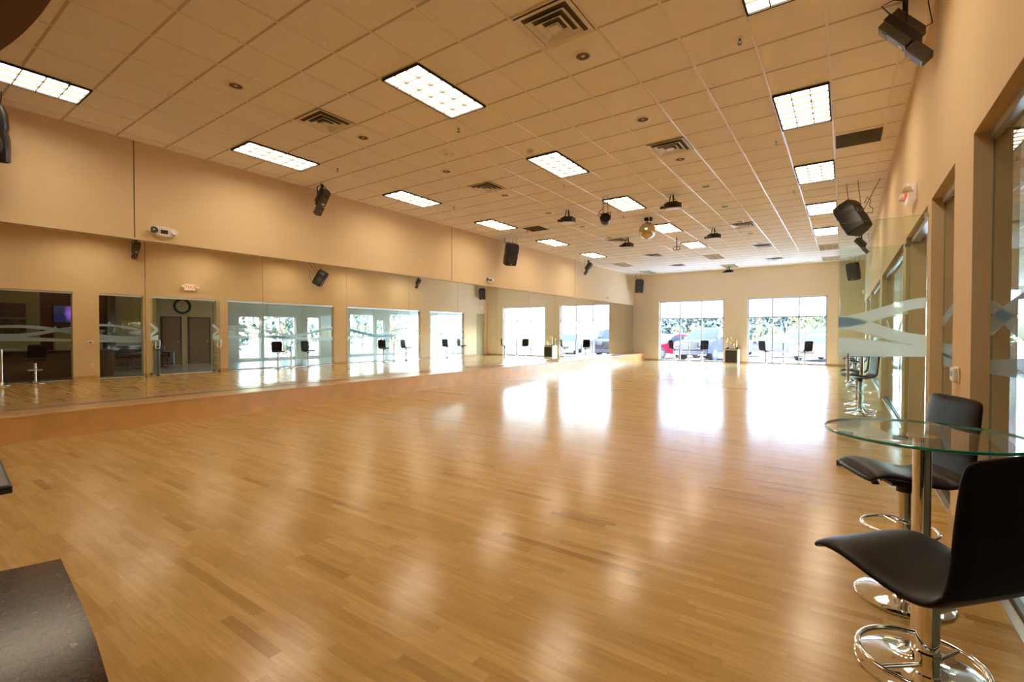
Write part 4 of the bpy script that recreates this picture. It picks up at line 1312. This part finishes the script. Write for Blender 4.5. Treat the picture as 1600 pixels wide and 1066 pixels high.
def car(label, px, d, rz, kind, col):
    x, y = at(px, d)
    t = thing('parked_car', label, 'car', (x, y, -0.12), rz, 'parked cars outside the far windows')
    suv = kind == 'suv'
    Lh, W = (2.35, 0.95) if suv else (2.25, 0.88)
    if suv:
        low = [(-Lh, 0.45), (-Lh, 0.85), (-Lh + 0.12, 1.05), (-1.15, 1.15), (Lh - 0.05, 1.15), (Lh, 0.9), (Lh, 0.45)]
        top = [(-1.15, 1.15), (-0.55, 1.72), (-0.3, 1.80), (Lh - 0.35, 1.78), (Lh - 0.05, 1.15)]
        wr = 0.40
    else:
        low = [(-Lh, 0.32), (-Lh - 0.02, 0.62), (-Lh + 0.25, 0.78), (-1.0, 0.92), (1.55, 0.95), (Lh - 0.05, 0.90), (Lh, 0.60), (Lh - 0.02, 0.32)]
        top = [(-1.0, 0.92), (-0.25, 1.38), (0.2, 1.44), (0.75, 1.40), (1.6, 0.95)]
        wr = 0.33
    paint = mat('car_paint_darkened_' + kind, col, 0.55, spec=0.04)  # colours darker than the cars' own, white ones too, offsetting the overbright outdoors
    def body(prof, w0, w1):
        b = MB(); rr = []
        for s, w_ in ((-1, w0), (-0.9, w1), (0.9, w1), (1, w0)):
            pass
        zs = [z for _, z in prof]
        z0_, z1_ = min(zs), max(zs)
        for s in (-1, -0.93, 0.93, 1):
            ring = []
            for (x_, z_) in prof:
                f = (z_ - z0_) / max(z1_ - z0_, 0.01)
                w_ = w0 + (w1 - w0) * f
                sh = 0.97 if abs(s) == 1 else 1.0
                ring.append(b.b.verts.new((x_ * sh, s * w_, z0_ + (z_ - z0_) * (sh if abs(s) == 1 else 1))))
            rr.append(ring)
        k = len(prof)
        for a, c in zip(rr, rr[1:]):
            for i in range(k):
                b.b.faces.new((a[i], a[(i + 1) % k], c[(i + 1) % k], c[i]))
        b.b.faces.new(rr[0]); b.b.faces.new(rr[-1])
        return b
    obj('body', body(low, W, W * 0.97), paint, t, smooth=True, angle=25)
    obj('greenhouse', body(top, W * 0.93, W * 0.76), M_CARG, t)
    b = body([(x_ * 0.92 + 0.02, z_) for x_, z_ in top[1:-1]] + [(top[-2][0] * 0.9, top[-2][1] - 0.06), (top[1][0] * 0.9, top[1][1] - 0.06)], W * 0.80, W * 0.77)
    obj('roof', b, paint, t)
    for sx in (-1, 1):
        for s in (-1, 1):
            m = Matrix.Translation((sx * Lh * 0.62, s * (W - 0.1), wr)) @ Matrix.Rotation(PI / 2, 4, 'X')
            b = MB(); b.lathe([(0, -0.11), (wr * 0.6, -0.11), (wr * 0.95, -0.11), (wr, -0.08), (wr, 0.08), (wr * 0.95, 0.11), (wr * 0.6, 0.11), (0, 0.11)], 24, m)
            wh = obj('wheel', b, M_TYRE, t, smooth=True, angle=40)
            b = MB(); b.lathe([(0, s * -0.118), (wr * 0.58, s * -0.113)], 16, m); obj('hubcap', b, M_CARTRIM, wh)
    for s in (-1, 1):
        b = MB(); b.rbox(-Lh - 0.02, -Lh + 0.1, s * W * 0.7 - 0.16, s * W * 0.7 + 0.16, (0.80 if suv else 0.58), (0.98 if suv else 0.70), 0.02, 2); obj('headlight', b, M_CARTRIM, t)
        b = MB(); b.rbox(-0.85, -0.7, s * (W + 0.06) - 0.08, s * (W + 0.06) + 0.08, (1.16 if suv else 0.95), (1.3 if suv else 1.05), 0.02, 2); obj('side_mirror', b, paint, t)
    b = MB(); b.box(-Lh - 0.025, -Lh + 0.05, -W * 0.45, W * 0.45, 0.62 if suv else 0.45, 0.98 if suv else 0.62)
    for q in range(3):
        zz = (0.66 if suv else 0.47) + q * (0.1 if suv else 0.05); b.box(-Lh - 0.035, -Lh, -W * 0.44, W * 0.44, zz, zz + 0.015)
    obj('grille', b, M_DARK, t)
    b = MB(); b.rbox(-Lh - 0.06, -Lh + 0.1, -W * 0.95, W * 0.95, 0.35 if suv else 0.25, 0.55 if suv else 0.40, 0.03, 2); b.rbox(Lh - 0.1, Lh + 0.05, -W * 0.95, W * 0.95, 0.35 if suv else 0.25, 0.6 if suv else 0.45, 0.03, 2)
    obj('bumper', b, M_BUMP, t)
    return t
car('red car parked outside the left far window', 1046, 28.5, R(60), 'sedan', (0.15, 0.006, 0.02))
car('tall dark grilled utility vehicle parked outside the left far window', 1109, 26.5, R(78), 'suv', (0.04, 0.04, 0.05))
car('white car parked between the red car and the tall vehicle', 1079, 34.0, R(85), 'sedan', (0.06, 0.06, 0.065))
car('silver sedan seen side on outside the right far window', 1203, 29.5, R(2), 'sedan', (0.025, 0.028, 0.035))
car('grey blue car parked beyond the middle of the right far window', 1254, 33.0, R(8), 'suv', (0.02, 0.03, 0.04))
car('white car cut off by the right edge of the right far window', 1290, 22.6 + 3.5, R(70), 'sedan', (0.07, 0.07, 0.07))

def leafmat(name, c0, c1):
    m, p, r_, l_ = art_mat(name, [c0, c1], 1.3)
    p.inputs['Roughness'].default_value = 0.7
    return m
ML = [leafmat('leaves_dark', (0.004, 0.014, 0.018), (0.014, 0.034, 0.038)), leafmat('leaves_mid', (0.010, 0.028, 0.022), (0.032, 0.06, 0.045)), leafmat('leaves_light', (0.03, 0.05, 0.02), (0.07, 0.10, 0.04))]
def tree(label, px, d, h, cr, kind, group='trees beyond the parking lot', name='leafy_tree', n=2600, pos=None):
    x, y = pos if pos else at(px, d)
    t = thing(name, label, 'tree' if name != 'shrub' else 'shrub', (x, y, 0.06 if pos is None else -0.12), random.uniform(0, 6), group)
    rnd = random.Random(int(px * 7 + d))
    trunk_h = h * 0.10 if name != 'shrub' else 0.15
    b = MB()
    b.tube([(0, 0, 0), (0.06, 0.02, trunk_h * 0.5), (0.0, 0.05, trunk_h), (0.1, 0, h * 0.75)], 0.04 * h / 2 + 0.04, 8)
    for k in range(4):
        a = k * 1.6
        b.tube([(0, 0, trunk_h * (0.8 + 0.1 * k)), (cr * 0.3 * math.cos(a), cr * 0.3 * math.sin(a), h * 0.55), (cr * 0.6 * math.cos(a), cr * 0.6 * math.sin(a), h * 0.7)], 0.02 * h / 2 + 0.02, 6)
    obj('trunk', b, M_BARK, t)
    blobs = []
    for k in range(9):
        if name == 'conifer':
            f = k / 8
            blobs.append((rnd.uniform(-.1, .1), rnd.uniform(-.1, .1), trunk_h + (h - trunk_h) * f, cr * (1.05 - f * 0.85), (h - trunk_h) / 8))
        else:
            a = rnd.uniform(0, 6.28); q = rnd.uniform(0, 0.6) * cr
            z = trunk_h + (0.10 + 0.78 * k / 8) * (h - trunk_h)
            blobs.append((q * math.cos(a), q * math.sin(a), z, cr * rnd.uniform(0.4, 0.65), (h - trunk_h) * rnd.uniform(0.2, 0.3)))
    b = MB()
    for _ in range(n):
        bx, by, bz, br, bh = rnd.choice(blobs)
        th = rnd.uniform(0, 6.28); ph = math.acos(rnd.uniform(-1, 1)); rr = rnd.uniform(0.7, 1.05)
        c = Vector((bx + br * rr * math.sin(ph) * math.cos(th), by + br * rr * math.sin(ph) * math.sin(th), bz + bh * rr * math.cos(ph)))
        c.z = max(c.z, 0.3)
        s = rnd.uniform(0.10, 0.24) * (h / 7) ** 0.5
        q = Euler((rnd.uniform(0, 3), rnd.uniform(0, 3), rnd.uniform(0, 3))).to_quaternion()
        b.quad([c + q @ Vector(v) for v in ((-s, -s * .5, 0), (s, -s * .5, 0.03), (s * .8, s * .6, 0), (-s * .7, s * .5, 0.04))])
    obj('foliage', b, ML[kind], t, fixn=False)
    return t
T = [(1042, 48, 7.5, 2.0, 0, 'dark tree behind the red car'), (1110, 48, 7.5, 2.0, 0, 'dark tree behind the tall vehicle'),
     (1188, 48, 7.5, 2.0, 0, 'dark tree at the left of the right far window'), (1262, 47, 5.2, 2.0, 2, 'yellow green tree behind the grey blue car'),
     (1008, 62, 9, 2.3, 1, 'mid green tree left of the far windows'), (1076, 62, 9, 2.3, 0, 'tall dark tree in the middle of the left far window'),
     (1148, 62, 9, 2.9, 1, 'mid green tree behind the strip of wall between the windows'), (1222, 62, 10, 2.9, 0, 'tall dark tree in the middle of the right far window'),
     (1298, 62, 9, 2.9, 1, 'mid green tree at the right edge of the right far window'),
     (1112, 78, 11, 3.4, 1, 'distant tree in the right part of the left far window'), (1185, 78, 11, 3.4, 1, 'distant tree in the left part of the right far window'), (1258, 78, 11, 3.4, 0, 'distant dark tree in the right part of the right far window'), (1040, 78, 11, 3.4, 0, 'distant dark tree in the left part of the left far window')]
for px, d, h, cr, kd, lb in T:
    tree(lb, px, d, h, cr, kd)
for px, lb in ((1186, 'light green shrub left of the silver sedan'), (1212, 'light green shrub directly behind the silver sedan'), (1238, 'light green shrub between the two cars of the right window'), (1264, 'light green shrub behind the grey blue car'), (1290, 'light green shrub at the right edge of the right window'), (1060, 'light green shrub behind the red car'), (1090, 'light green shrub behind the white car')):
    tree(lb, px, 43.5, 1.9, 0.62, 2, 'light shrubs along the parking lot kerb', 'shrub', 600)
for k, (x, y) in enumerate(((14, 14), (16, 19), (15, 25), (18, 31))):
    tree('mid green tree outside the lobby windows, %s' % ORD[k], 300 + k, 10, 7, 2.8, 1, 'trees outside the lobby windows', pos=(x, y), n=900)
# building canopy roof so the sun does not enter
b = MB(); b.box(-9.4, 6.6, YN - 0.4, YB + 0.45, ZT + 0.2, ZT + 0.5); struct('ceiling_roof', b, M_GREY)
b = MB(); b.box(6.2, 6.4, YN, YB, 3.0, ZT + 0.2); b.box(0.83, 6.4, YB, YB + 0.2, 3.0, ZT + 0.2); struct('wall_outer', b, M_WALL)
